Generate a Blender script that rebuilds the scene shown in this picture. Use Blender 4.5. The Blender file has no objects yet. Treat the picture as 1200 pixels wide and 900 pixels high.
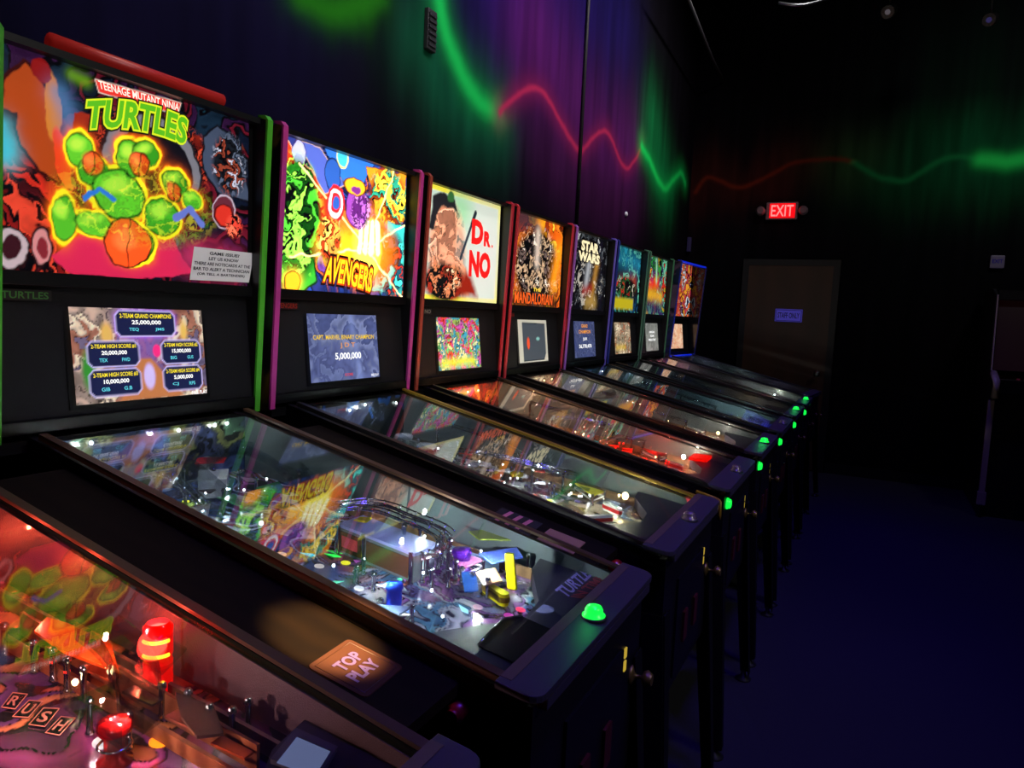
import bpy, math, random
import numpy as np
from mathutils import Vector, Matrix

scene = bpy.context.scene
# ------------------------------------------------------------------ camera, world, lights
S = 0.7567
cam_d = bpy.data.cameras.new('camera'); cam = bpy.data.objects.new('camera', cam_d)
scene.collection.objects.link(cam); scene.camera = cam
cam_d.sensor_fit = 'HORIZONTAL'; cam_d.sensor_width = 36; cam_d.lens = 868.65 / 1200 * 36
cam_d.clip_start = 0.02; cam_d.clip_end = 60
_ya, _pi, _ro = 0.4497, -0.0957, 0.0465
_F = Vector((-math.sin(_ya) * math.cos(_pi), math.cos(_ya) * math.cos(_pi), math.sin(_pi)))
_R = Vector((math.cos(_ya), math.sin(_ya), 0)); _U = _R.cross(_F)
_r = _R * math.cos(_ro) + _U * math.sin(_ro); _u = -_R * math.sin(_ro) + _U * math.cos(_ro)
M = Matrix((( _r.x, _u.x, -_F.x, 1.8516), (_r.y, _u.y, -_F.y, -1.2145), (_r.z, _u.z, -_F.z, 1.4366), (0, 0, 0, 1)))
cam.matrix_world = M

w = bpy.data.worlds.new('world'); scene.world = w; w.use_nodes = True
w.node_tree.nodes['Background'].inputs[0].default_value = (0.02, 0.012, 0.05, 1)
w.node_tree.nodes['Background'].inputs[1].default_value = 0.006

vs = scene.view_settings
scene.display_settings.display_device = 'sRGB'
vs.view_transform = 'Standard'; vs.look = 'None'; vs.gamma = 1; vs.exposure = 0.0; vs.use_curve_mapping = False
cy = scene.cycles
cy.use_denoising = True; cy.caustics_reflective = False; cy.caustics_refractive = False
cy.max_bounces = 8; cy.transparent_max_bounces = 24; cy.glossy_bounces = 5; cy.diffuse_bounces = 3
cy.sample_clamp_indirect = 3.0; cy.sample_clamp_direct = 0; cy.use_light_tree = True

COL = scene.collection
def lamp(kind, name, loc, color, power, target=None, parent=None, **kw):
    d = bpy.data.lights.new(name, kind); d.color = color; d.energy = power
    for k, v in kw.items(): setattr(d, k, v)
    o = bpy.data.objects.new(name, d); COL.objects.link(o); o.location = loc
    if target is not None:
        o.rotation_euler = (Vector(target) - Vector(loc)).to_track_quat('-Z', 'Y').to_euler()
    if parent: o.parent = parent
    return o
# ceiling blacklights over the aisle; mural washes and warm spot are added unseen lamps
for _y, _e in ((.0, 12), (2.0, 9), (4.2, 7)): lamp('AREA', 'blacklight', (2.3, _y, 4.2), (.10, .035, 1), _e, (1.95, _y+.3, 0.5), shape='DISK', size=.5, spread=1.25)
lamp('AREA', 'dim_room_lamp', (4.4, .4, 3.9), (1, .95, .92), 10, (.3, 1.2, 1.7), shape='DISK', size=.5, spread=1.3)
lamp('SPOT', 'blacklight_wall', (0.9, 2.0, 4.55), (.12, .03, 1), 42, (0, 2.3, 3.3), spot_size=2.2, spot_blend=1, shadow_soft_size=.2)
for _y in (.6, 2.6, 4.6): lamp('AREA', 'added_mural_wash', (1.5, _y, 4.5), (1, .93, .9), 16, (0, _y+.3, 3.0), shape='RECTANGLE', size=1.5, size_y=.15, spread=1.6)  # unseen neutral wash, added so the mural colours show
lamp('AREA', 'added_end_wash', (3.6, 4.2, 4.4), (1, .95, .9), 5, (2.6, 6.7, 2.8), shape='DISK', size=.4, spread=1.6)  # unseen wash added to bring up the end wall mural
lamp('SPOT', 'added_ledge_spot', (4.3, -0.7, 3.0), (1, .60, .24), 9000, (1.135, -0.35, .93), spot_size=.046, spot_blend=.8, shadow_soft_size=.01)  # unseen spot added to lay the warm patch on the ledge

# ------------------------------------------------------------------ helpers
def srgb(h):
    if isinstance(h, str):
        h = h.lstrip('#'); c = [int(h[i:i + 2], 16) / 255 for i in (0, 2, 4)]
    else: c = h
    return [x / 12.92 if x <= .04045 else ((x + .055) / 1.055) ** 2.4 for x in c]
MATS = {}
def mat(name, color='#808080', rough=.5, metal=0, emit=None, es=0, spec=.5, coat=0, trans=0, alpha=1, bump=0, bscale=200, attr=None, attr_e=0, wood=None):
    if name in MATS: return MATS[name]
    m = bpy.data.materials.new(name); m.use_nodes = True; nt = m.node_tree; b = nt.nodes['Principled BSDF']
    I = b.inputs
    I['Base Color'].default_value = (*srgb(color), 1); I['Roughness'].default_value = rough; I['Metallic'].default_value = metal
    I['Specular IOR Level'].default_value = spec; I['Coat Weight'].default_value = coat; I['Coat Roughness'].default_value = .08
    I['Transmission Weight'].default_value = trans; I['Alpha'].default_value = alpha
    if emit is not None:
        I['Emission Color'].default_value = (*srgb(emit), 1); I['Emission Strength'].default_value = es
    if attr:
        a = nt.nodes.new('ShaderNodeAttribute'); a.attribute_name = attr
        nt.links.new(a.outputs['Color'], I['Base Color'])
        if attr_e:
            nt.links.new(a.outputs['Color'], I['Emission Color']); I['Emission Strength'].default_value = attr_e
    n = nt.nodes.new('ShaderNodeTexNoise'); n.inputs['Scale'].default_value = bscale; n.inputs['Detail'].default_value = 3
    tc = nt.nodes.new('ShaderNodeTexCoord'); nt.links.new(tc.outputs['Object'], n.inputs['Vector'])
    if bump:
        bp = nt.nodes.new('ShaderNodeBump'); bp.inputs['Strength'].default_value = bump; bp.inputs['Distance'].default_value = .002
        nt.links.new(n.outputs['Fac'], bp.inputs['Height']); nt.links.new(bp.outputs['Normal'], I['Normal'])
    if wood:
        wv = nt.nodes.new('ShaderNodeTexWave'); wv.inputs['Scale'].default_value = wood[1]; wv.inputs['Distortion'].default_value = 6
        wv.inputs['Detail'].default_value = 3; wv.bands_direction = wood[2]
        nt.links.new(tc.outputs['Object'], wv.inputs['Vector'])
        rp = nt.nodes.new('ShaderNodeValToRGB'); rp.color_ramp.elements[0].color = (*srgb(color), 1); rp.color_ramp.elements[1].color = (*srgb(wood[0]), 1)
        nt.links.new(wv.outputs['Fac'], rp.inputs['Fac']); nt.links.new(rp.outputs['Color'], I['Base Color'])
    if not bump and not wood and emit is None:
        mr = nt.nodes.new('ShaderNodeMapRange'); mr.inputs['To Min'].default_value = max(0, rough - .05); mr.inputs['To Max'].default_value = min(1, rough + .05)
        nt.links.new(n.outputs['Fac'], mr.inputs['Value']); nt.links.new(mr.outputs['Result'], I['Roughness'])
    MATS[name] = m; return m
def glass_mat(name, tint='#ffffff', ior=1.5, rough=0.0):
    if name in MATS: return MATS[name]
    m = bpy.data.materials.new(name); m.use_nodes = True; nt = m.node_tree; nt.nodes.clear()
    o = nt.nodes.new('ShaderNodeOutputMaterial'); mx = nt.nodes.new('ShaderNodeMixShader'); t = nt.nodes.new('ShaderNodeBsdfTransparent')
    g = nt.nodes.new('ShaderNodeBsdfGlossy'); f = nt.nodes.new('ShaderNodeFresnel'); f.inputs['IOR'].default_value = ior
    t.inputs['Color'].default_value = (*srgb(tint), 1); g.inputs['Roughness'].default_value = rough
    # same reflectance from both faces of the pane
    ge = nt.nodes.new('ShaderNodeNewGeometry')
    k = nt.nodes.new('ShaderNodeMath'); k.operation = 'MULTIPLY_ADD'; k.inputs[1].default_value = 1/ior-ior; k.inputs[2].default_value = ior
    nt.links.new(ge.outputs['Backfacing'], k.inputs[0]); nt.links.new(k.outputs[0], f.inputs['IOR'])
    nt.links.new(f.outputs[0], mx.inputs[0]); nt.links.new(t.outputs[0], mx.inputs[1]); nt.links.new(g.outputs[0], mx.inputs[2]); nt.links.new(mx.outputs[0], o.inputs[0])
    MATS[name] = m; return m

class MB:
    def __init__(s): s.v = []; s.f = []; s.sm = []
    def add(s, vs_, fs, smooth=False):
        o = len(s.v); s.v += [tuple(v) for v in vs_]; s.f += [tuple(i + o for i in f) for f in fs]; s.sm += [smooth] * len(fs); return s
    def box(s, a, b, mtx=None, bev=0):
        x0, y0, z0 = a; x1, y1, z1 = b
        v = [Vector(p) for p in ((x0,y0,z0),(x1,y0,z0),(x1,y1,z0),(x0,y1,z0),(x0,y0,z1),(x1,y0,z1),(x1,y1,z1),(x0,y1,z1))]
        if mtx: v = [mtx @ p for p in v]
        return s.add(v, [(0,3,2,1),(4,5,6,7),(0,1,5,4),(1,2,6,5),(2,3,7,6),(3,0,4,7)])
    def prism(s, pts, axis, a, b):
        """polygon pts in the two other axes, extruded along axis from a to b"""
        n = len(pts); vs_ = []
        for t in (a, b):
            for p in pts:
                q = list(p); q.insert(axis, t); vs_.append(q)
        fs = [tuple(range(n))[::-1], tuple(range(n, 2 * n))] + [(i, (i + 1) % n, n + (i + 1) % n, n + i) for i in range(n)]
        return s.add(vs_, fs)
    def sheet(s, top, dz):
        """closed plate from an ordered 3-D outline, thickness dz downwards"""
        n = len(top); vs_ = [tuple(p) for p in top] + [(p[0], p[1], p[2] - dz) for p in top]
        return s.add(vs_, [tuple(range(n)), tuple(range(n, 2 * n))[::-1]] + [(i, n + i, n + (i + 1) % n, (i + 1) % n) for i in range(n)])
    def lathe(s, c, prof, n=16, axis=(0, 0, 1)):
        """prof = list of (radius, height) along the axis"""
        ax = Vector(axis).normalized(); q = Vector((0, 0, 1)).rotation_difference(ax); c = Vector(c)
        vs_ = []; fs = []
        for r, h in prof:
            for k in range(n):
                a = 2 * math.pi * k / n; vs_.append(c + q @ Vector((r * math.cos(a), r * math.sin(a), h)))
        for j in range(len(prof) - 1):
            for k in range(n): fs.append((j*n+k, j*n+(k+1)%n, (j+1)*n+(k+1)%n, (j+1)*n+k))
        s.add(vs_, fs, True)
        m_ = len(prof) - 1
        s.add([vs_[k] for k in range(n)], [tuple(range(n))[::-1]]); s.add([vs_[m_*n+k] for k in range(n)], [tuple(range(n))])
        return s
    def tube(s, path, r, n=6, closed=False):
        P = [Vector(p) for p in path]; N = len(P); vs_ = []; fs = []
        up = Vector((0, 0, 1))
        for i in range(N):
            a = P[(i - 1) % N] if (closed or i > 0) else P[i]; b = P[(i + 1) % N] if (closed or i < N - 1) else P[i]
            t = (b - a).normalized()
            e1 = t.cross(up if abs(t.z) < .9 else Vector((1, 0, 0))).normalized(); e2 = e1.cross(t)
            for k in range(n):
                an = 2 * math.pi * k / n; vs_.append(P[i] + (e1 * math.cos(an) + e2 * math.sin(an)) * r)
        for i in range(N if closed else N - 1):
            j = (i + 1) % N
            for k in range(n): fs.append((i*n+k, j*n+k, j*n+(k+1)%n, i*n+(k+1)%n))
        if not closed: fs += [tuple(range(n)), tuple(range((N-1)*n, N*n))[::-1]]
        return s.add(vs_, fs, True)
    def mesh(s, name):
        me = bpy.data.meshes.new(name); me.from_pydata(s.v, [], s.f); me.update()
        me.polygons.foreach_set('use_smooth', s.sm); return me
    def build(s, name, m, parent=None, bevel=0, fix=True):
        me = s.mesh(name)
        if fix:
            import bmesh
            bm = bmesh.new(); bm.from_mesh(me); bmesh.ops.recalc_face_normals(bm, faces=bm.faces)
            if bevel:
                bmesh.ops.bevel(bm, geom=[e for e in bm.edges if len(e.link_faces) == 2 and e.calc_face_angle(0) > .6], offset=bevel, segments=2, affect='EDGES', profile=.6)
            bm.to_mesh(me); bm.free()
        me.materials.append(m)
        return link(name, me, parent)
def link(name, me, parent=None):
    o = bpy.data.objects.new(name, me); COL.objects.link(o)
    if parent: o.parent = parent
    return o
def tag(o, label=None, cat=None, group=None, kind=None):
    if label: o['label'] = label
    if cat: o['category'] = cat
    if group: o['group'] = group
    if kind: o['kind'] = kind
    return o
def empty(name, loc, rz=0):
    o = bpy.data.objects.new(name, None); COL.objects.link(o); o.location = loc; o.rotation_euler = (0, 0, rz); o.empty_display_size = .1; return o
def smooth_path(pts, k=5):
    """Catmull-Rom through pts"""
    P = [Vector(p) for p in pts]; out = []
    for i in range(len(P) - 1):
        p0 = P[max(i-1, 0)]; p1 = P[i]; p2 = P[i+1]; p3 = P[min(i+2, len(P)-1)]
        for j in range(k):
            t = j / k
            out.append(.5 * ((2*p1) + (p2-p0)*t + (2*p0-5*p1+4*p2-p3)*t*t + (3*p1-p0-3*p2+p3)*t**3))
    return out + [P[-1]]

# ------------------------------------------------------------------ procedural painter (printed artwork as colour attributes)
def vnoise(X, Y, seed):
    rs = np.random.RandomState(seed); G = rs.rand(64, 64)
    xi = np.floor(X).astype(int); yi = np.floor(Y).astype(int); fx = X - xi; fy = Y - yi
    fx = fx*fx*(3-2*fx); fy = fy*fy*(3-2*fy); a = xi % 64; b = yi % 64; a1 = (xi+1) % 64; b1 = (yi+1) % 64
    return (G[b, a]*(1-fx)+G[b, a1]*fx)*(1-fy)+(G[b1, a]*(1-fx)+G[b1, a1]*fx)*fy
def fbm(X, Y, seed, o=3):
    r = 0; a = .5; t = 0
    for i in range(o): r = r + a*vnoise(X*2**i, Y*2**i, seed+i); t += a; a *= .5
    return r / t
class Art:
    def __init__(s, nu, nv, asp, bg='#000000', warp=.0, seed=1):
        u = np.linspace(0, 1, nu); v = np.linspace(0, 1, nv); s.U, s.V = np.meshgrid(u, v); s.asp = asp; s.nu = nu; s.nv = nv
        s.X = s.U * asp; s.Y = s.V.copy(); s.C = np.ones((nv, nu, 3)) * np.array(srgb(bg)); s.seed = seed
        s.px = 1.0 / nv
        if warp: s.warp(warp, 9, seed)
    def warp(s, a, k, seed):
        x, y = s.X.copy(), s.Y.copy()
        s.X = x + a*(fbm(x*k, y*k, seed)-.5)*2; s.Y = y + a*(fbm(x*k+7, y*k+3, seed+9)-.5)*2
    def unwarp(s): s.X = s.U*s.asp; s.Y = s.V.copy()
    def put(s, a, c):
        a = np.clip(a, 0, 1)[..., None]; s.C = s.C*(1-a) + np.array(srgb(c) if isinstance(c, (str, tuple)) else c)*a; return s
    def ell(s, cx, cy, rx, ry, c, rot=0, edge=None, ew=.012, soft=None, glow=None):
        """centre in uv, radii in height units"""
        dx = s.X - cx*s.asp; dy = s.Y - cy; r = math.radians(rot); x = dx*math.cos(r)+dy*math.sin(r); y = -dx*math.sin(r)+dy*math.cos(r)
        d = (np.sqrt((x/rx)**2+(y/ry)**2)-1)*min(rx, ry); sf = soft or s.px
        if glow: s.put(np.exp(-np.maximum(d, 0)/glow[1])*.9, glow[0])
        if edge: s.put((ew-d)/sf, edge)
        s.put(-d/sf+.5, c); return s
    def dist(s, pts, closed):
        P = [(p[0]*s.asp, p[1]) for p in pts]; D = np.full(s.X.shape, 9.0); ins = np.zeros(s.X.shape, bool); n = len(P)
        for i in range(n if closed else n-1):
            x0, y0 = P[i]; x1, y1 = P[(i+1) % n]; ex, ey = x1-x0, y1-y0; l = ex*ex+ey*ey+1e-12
            t = np.clip(((s.X-x0)*ex+(s.Y-y0)*ey)/l, 0, 1); D = np.minimum(D, np.hypot(s.X-x0-t*ex, s.Y-y0-t*ey))
            if closed:
                cr = ((y0 > s.Y) != (y1 > s.Y)) & (s.X < (x1-x0)*(s.Y-y0)/((y1-y0) or 1e-9)+x0); ins ^= cr
        return D, ins
    def poly(s, pts, c, edge=None, ew=.012, soft=None, glow=None):
        D, ins = s.dist(pts, True); d = np.where(ins, -D, D); sf = soft or s.px
        if glow: s.put(np.exp(-np.maximum(d, 0)/glow[1])*.9, glow[0])
        if edge: s.put((ew-d)/sf, edge)
        s.put(-d/sf+.5, c); return s
    def line(s, pts, wd, c, soft=None, k=1):
        D, _ = s.dist(pts, False); s.put(k*np.clip((wd-D)/(soft or s.px)+.5, 0, 1), c); return s
    def haze(s, pts, wd, c, k=1):
        D, _ = s.dist(pts, False); s.put(k*np.exp(-(D/wd)**2), c); return s
    def comic(s, pal, scale=6, seed=3, ink=.16, region=None, k=1, ink_c='#050408'):
        """busy inked patchwork of palette colours; region=(cu,cv,ru,rv) keeps it to a soft ellipse"""
        x, y = s.X*scale, s.Y*scale
        wx = fbm(x*.9+3, y*.9, seed)*3; wy = fbm(x*.9, y*.9+5, seed+4)*3
        n = fbm(x*.7+wx*.6, y*.7+wy*.6, seed+8, 3)*len(pal)*1.7
        idx = np.floor(n).astype(int) % len(pal); fr = n-np.floor(n)
        P = np.array([srgb(c) for c in pal])[idx] * (0.55+.75*fr)[..., None]
        i = np.clip((ink-np.minimum(fr, 1-fr))/.08, 0, 1)[..., None]; P = P*(1-i)+np.array(srgb(ink_c))*i
        a = np.full(s.X.shape, float(k))
        if region:
            a = a*np.clip((1-np.sqrt(((s.U-region[0])/region[2])**2+((s.V-region[1])/region[3])**2))*4, 0, 1)
        a = a[..., None]; s.C = s.C*(1-a)+P*a; return s
def grid(name, corners, art, m, parent=None):
    """corners BL, BR, TR, TL (3-D); one mesh carrying the artwork colours"""
    nu, nv = art.nu, art.nv; bl, br, tr, tl = [np.array(c, float) for c in corners]
    U = art.U[..., None]; V = art.V[..., None]
    P = (bl*(1-U)+br*U)*(1-V)+(tl*(1-U)+tr*U)*V
    return grid_mesh(name, P, art.C, m, parent)
def grid_mesh(name, P, C, m, parent=None):
    nv, nu = P.shape[:2]
    me = bpy.data.meshes.new(name); me.vertices.add(nu*nv); me.vertices.foreach_set('co', P.reshape(-1).astype(np.float32))
    j, i = np.meshgrid(np.arange(nv-1), np.arange(nu-1), indexing='ij'); a = (j*nu+i).ravel()
    q = np.stack([a, a+1, a+1+nu, a+nu], 1); nf = len(q)
    me.loops.add(nf*4); me.loops.foreach_set('vertex_index', q.ravel().astype(np.int32))
    me.polygons.add(nf); me.polygons.foreach_set('loop_start', np.arange(0, nf*4, 4, dtype=np.int32))
    me.update(calc_edges=True)
    at = me.color_attributes.new('Col', 'FLOAT_COLOR', 'POINT')
    at.data.foreach_set('color', np.concatenate([C.reshape(-1, 3), np.ones((nu*nv, 1))], 1).ravel().astype(np.float32))
    me.materials.append(m); me.validate()
    return link(name, me, parent)
_tc = {}
def text_mesh(s, bold):
    k = (s, bold)
    if k not in _tc:
        cu = bpy.data.curves.new('lettering', 'FONT'); cu.body = s; cu.offset = bold; cu.resolution_u = 3; cu.fill_mode = 'BOTH'
        o = bpy.data.objects.new('lettering', cu); COL.objects.link(o); bpy.context.view_layer.update()
        me = bpy.data.meshes.new_from_object(o.evaluated_get(bpy.context.evaluated_depsgraph_get()))
        co = np.empty(len(me.vertices)*3); me.vertices.foreach_get('co', co); co = co.reshape(-1, 3)
        fs = [tuple(p.vertices) for p in me.polygons]; bpy.data.objects.remove(o); bpy.data.curves.remove(cu); bpy.data.meshes.remove(me)
        _tc[k] = (co, fs)
    return _tc[k]
def text(name, s, quad, m, parent, bold=.02, bend=0, lift=.0015, grow=0, ref=None):
    """lettering fitted into a 3-D quad BL, BR, TR, TL; bend lifts the middle; grow = outline thickness in em"""
    co, fs = text_mesh(s, bold+grow); rc, _ = text_mesh(s, bold); lo = rc.min(0); hi = rc.max(0)
    u = (co[:, 0]-lo[0])/(hi[0]-lo[0]+1e-9); v = (co[:, 1]-lo[1])/(hi[1]-lo[1]+1e-9)
    v = v + bend*(1-(2*u-1)**2)
    bl, br, tr, tl = [np.array(c, float) for c in quad]; n = np.cross(br-bl, tl-bl); n /= np.linalg.norm(n)
    u = u[:, None]; v = v[:, None]
    P = (bl*(1-u)+br*u)*(1-v)+(tl*(1-u)+tr*u)*v + n*lift
    me = bpy.data.meshes.new(name); me.from_pydata(P.tolist(), [], fs); me.update(); me.materials.append(m)
    return link(name, me, parent)

# ------------------------------------------------------------------ shared materials
m_black = mat('black_laminate', '#0b0b0c', .38, bump=.05, bscale=500)
m_side = mat('cabinet_side_print', '#0d0c10', .42, spec=.35)
m_grille = mat('speaker_grille', '#060606', .6, spec=.25, bump=.9, bscale=900)
m_ledge = mat('satin_black_plastic', '#080808', .4, spec=.25)
m_chrome = mat('chrome_wire', '#c8ccd0', .14, 1)
m_steel = mat('brushed_steel', '#8f9296', .32, 1)
m_gold = mat('brass', '#b08a2a', .3, 1)
m_rubber = mat('white_rubber', '#d8d8d2', .6)
m_blkrub = mat('black_rubber', '#0a0a0a', .6)
m_clear = glass_mat('clear_plastic', '#e8eef0', 1.45, .02)
m_glass = glass_mat('playfield_glass', '#f0f6f5', 1.72, 0)
m_paper = mat('white_paper', '#9a9a96', .8)
m_lock = mat('lockbar_powder_coat', '#2c2836', .5, bump=.15, bscale=1200)
def m_em(name, c, k, base='#202020'): return mat(name, base, .3, emit=c, es=k)
m_white_e = m_em('lit_white_bulb', '#f4fbff', 12)
m_warm_e = m_em('lit_warm_bulb', '#ffd9a0', 12)
m_red_e = m_em('lit_red_plastic_and_reflection', '#ff0800', 2.2, '#600000')
m_green_e = m_em('lit_green_button', '#10e040', 1.6, '#063010')
m_print = mat('playfield_print', '#808080', .16, attr='Col', coat=.6)
def plast(c): return mat('plastic_'+c[1:], c, .25, coat=.3)
def tplast(c): return mat('translucent_'+c[1:], c, .12, trans=.6, emit=c, es=.12)
def paint(c, r=.35): return mat('paint_'+c[1:], c, r)

# ------------------------------------------------------------------ room
def grid_axis(a, b, n): return list(np.linspace(a, b, n))
def wall_art_mesh(name, A, B, mapf, fn, m):
    AA, BB = np.meshgrid(np.array(A), np.array(B)); C = fn(AA, BB); P = mapf(AA, BB)
    return grid_mesh(name, P, C, m)
def sp(L): return [(p.x, p.y) for p in smooth_path([(x, y, 0) for x, y in L], 4)]
class WallArt(Art):
    def __init__(s, X, Y): s.X = X; s.Y = Y; s.asp = 1; s.px = .01; s.C = np.ones(X.shape+(3,))*np.array(srgb('#0b090f'))
m_wall = mat('painted_mural_wall', '#101010', .75, attr='Col', spec=.03)
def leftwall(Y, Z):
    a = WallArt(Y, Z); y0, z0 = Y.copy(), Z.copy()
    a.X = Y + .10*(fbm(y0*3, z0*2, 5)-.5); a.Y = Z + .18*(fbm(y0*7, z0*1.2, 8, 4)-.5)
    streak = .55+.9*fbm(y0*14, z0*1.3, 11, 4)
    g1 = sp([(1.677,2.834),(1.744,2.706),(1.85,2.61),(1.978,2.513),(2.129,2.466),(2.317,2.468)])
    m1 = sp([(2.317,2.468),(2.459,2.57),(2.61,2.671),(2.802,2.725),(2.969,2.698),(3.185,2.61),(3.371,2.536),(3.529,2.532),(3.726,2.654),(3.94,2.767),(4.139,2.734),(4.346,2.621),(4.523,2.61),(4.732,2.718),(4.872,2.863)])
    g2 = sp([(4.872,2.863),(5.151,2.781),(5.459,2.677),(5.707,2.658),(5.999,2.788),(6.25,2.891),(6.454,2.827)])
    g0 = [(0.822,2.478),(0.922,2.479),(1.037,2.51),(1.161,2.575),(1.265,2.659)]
    a.haze([(2.255,3.094),(2.842,3.189),(4.021,3.569)], .55, '#1c1060', .5)  # blue light on the upper wall, put into the wall colour
    a.haze([(-0.191,2.059),(0.17,2.172),(0.623,2.284)], .5, '#141038', .5)  # dark blue light at the left, also put into the wall colour
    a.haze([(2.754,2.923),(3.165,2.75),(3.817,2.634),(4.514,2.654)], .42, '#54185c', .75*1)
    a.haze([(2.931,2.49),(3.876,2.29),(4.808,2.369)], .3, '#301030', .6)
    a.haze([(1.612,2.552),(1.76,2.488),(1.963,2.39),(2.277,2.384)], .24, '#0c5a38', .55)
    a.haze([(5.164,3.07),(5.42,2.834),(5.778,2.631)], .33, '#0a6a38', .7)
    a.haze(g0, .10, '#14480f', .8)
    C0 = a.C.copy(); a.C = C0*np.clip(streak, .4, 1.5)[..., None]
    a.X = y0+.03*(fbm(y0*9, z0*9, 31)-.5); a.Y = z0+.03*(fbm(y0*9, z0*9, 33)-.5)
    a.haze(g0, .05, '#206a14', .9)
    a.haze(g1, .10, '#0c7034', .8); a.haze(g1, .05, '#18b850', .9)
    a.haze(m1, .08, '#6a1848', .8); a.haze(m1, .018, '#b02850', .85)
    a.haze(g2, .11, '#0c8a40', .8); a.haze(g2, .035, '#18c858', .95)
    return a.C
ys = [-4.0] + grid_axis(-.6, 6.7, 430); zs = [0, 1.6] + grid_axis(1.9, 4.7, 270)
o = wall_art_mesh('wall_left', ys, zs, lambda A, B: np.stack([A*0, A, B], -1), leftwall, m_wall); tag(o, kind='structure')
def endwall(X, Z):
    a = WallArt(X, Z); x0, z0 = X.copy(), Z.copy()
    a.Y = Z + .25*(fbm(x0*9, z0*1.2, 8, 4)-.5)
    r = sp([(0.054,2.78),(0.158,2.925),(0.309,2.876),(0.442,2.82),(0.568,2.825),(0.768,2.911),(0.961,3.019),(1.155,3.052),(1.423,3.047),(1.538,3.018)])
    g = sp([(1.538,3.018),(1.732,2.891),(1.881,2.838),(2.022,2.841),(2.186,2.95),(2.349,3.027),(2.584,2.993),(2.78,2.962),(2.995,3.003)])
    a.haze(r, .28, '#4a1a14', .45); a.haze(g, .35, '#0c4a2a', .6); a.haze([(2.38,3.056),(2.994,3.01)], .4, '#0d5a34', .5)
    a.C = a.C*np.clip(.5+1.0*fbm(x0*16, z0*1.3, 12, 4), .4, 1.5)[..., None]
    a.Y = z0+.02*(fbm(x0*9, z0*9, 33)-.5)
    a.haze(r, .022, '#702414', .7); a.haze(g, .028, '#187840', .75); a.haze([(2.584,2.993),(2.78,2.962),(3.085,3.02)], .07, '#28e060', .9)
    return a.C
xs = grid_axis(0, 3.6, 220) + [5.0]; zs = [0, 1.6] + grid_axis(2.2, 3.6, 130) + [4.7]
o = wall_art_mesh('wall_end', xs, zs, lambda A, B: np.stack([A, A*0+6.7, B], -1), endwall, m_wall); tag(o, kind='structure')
def struct(name, mb, m): return tag(mb.build(name, m), kind='structure')
struct('floor', MB().box((-.3, -4.2, -.1), (5.2, 7, 0)), mat('dark_carpet', '#16161c', .95, bump=.6, bscale=300))
struct('ceiling', MB().box((-.3, -4.2, 4.7), (5.2, 7, 4.8)), mat('black_ceiling', '#040404', .9))
struct('wall_right', MB().box((5.0, -4.2, 0), (5.1, 6.8, 4.7)), mat('black_wall', '#0a0a0c', .8))
struct('wall_front', MB().box((-.1, -4.1, 0), (5.1, -4.0, 4.7)), MATS['black_wall'])
struct('baseboard_end', MB().box((1.52, 6.68, 0), (5.0, 6.7, .1)), mat('black_trim', '#060606', .5))
# staff door
d = struct('door_1', MB().box((.66, 6.66, 0.01), (1.45, 6.70, 2.03)), mat('brown_door_veneer', '#34200f', .5, wood=('#3c2414', 1.2, 'X')))
MB().box((.60, 6.655, 0), (.66, 6.70, 2.09)).box((1.45, 6.655, 0), (1.51, 6.70, 2.09)).box((.66, 6.655, 2.03), (1.45, 6.70, 2.09)).build('door_frame', mat('dark_door_frame', '#0c0a0a', .5), d)
MB().lathe((1.38, 6.66, .98), [(.028, 0), (.028, .008), (.010, .012), (.010, .045), (.026, .05), (.028, .07), (.015, .08)], 14, (0, -1, 0)).build('door_knob', m_steel, d)
# staff only sign
sg = MB().box((.945, 6.650, 1.475), (1.20, 6.659, 1.60)).build('door_sign', mat('violet_sign', '#6a62c8', .5, emit='#4a40d0', es=.25), None, .004)
tag(sg, 'rectangular violet STAFF ONLY sign fixed to the brown door', 'sign')
text('sign_lettering', 'STAFF ONLY', [(.97, 6.650, 1.51), (1.175, 6.650, 1.51), (1.175, 6.650, 1.565), (.97, 6.650, 1.565)], paint('#100c30'), sg, .02)
MB().box((.952, 6.6475, 1.482), (1.193, 6.650, 1.487)).box((.952, 6.6475, 1.588), (1.193, 6.650, 1.593)).box((.952, 6.6475, 1.487), (.957, 6.650, 1.588)).box((1.188, 6.6475, 1.487), (1.193, 6.650, 1.588)).build('sign_border', paint('#14103c'), sg)
# exit sign
ex = empty('exit_sign', (.93, 6.70, 2.565)); tag(ex, 'lit red EXIT sign with two lamp heads above the brown door', 'exit sign')
MB().box((-.15, -.05, -.085), (.15, 0, .085)).build('housing', mat('pale_housing', '#6a5560', .5), ex, .01)
face = MB().box((-.115, -.056, -.07), (.125, -.05, .07)).build('sign_face', m_em('red_exit_face', '#ff0a14', 1.3, '#400000'), ex)
text('exit_lettering', 'EXIT', [(-.10, -.056, -.055), (.11, -.056, -.055), (.11, -.056, .055), (-.10, -.056, .055)], m_em('exit_letters', '#ff7a78', 1.6), ex, .01, grow=.0)
for s_ in (-1, 1):
    MB().box((s_*.155-.02, -.04, -.015), (s_*.155+.02, -.02, .015)).lathe((s_*.20, -.01, 0), [(.035, 0), (.045, .02), (.045, .06), (.03, .075)], 14, (0, -1, 0)).build('lamp_head', MATS['pale_housing'], ex)
lamp('POINT', 'exit_glow', (.93, 6.58, 2.565), (1, .05, .05), .5, shadow_soft_size=.08)
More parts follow.
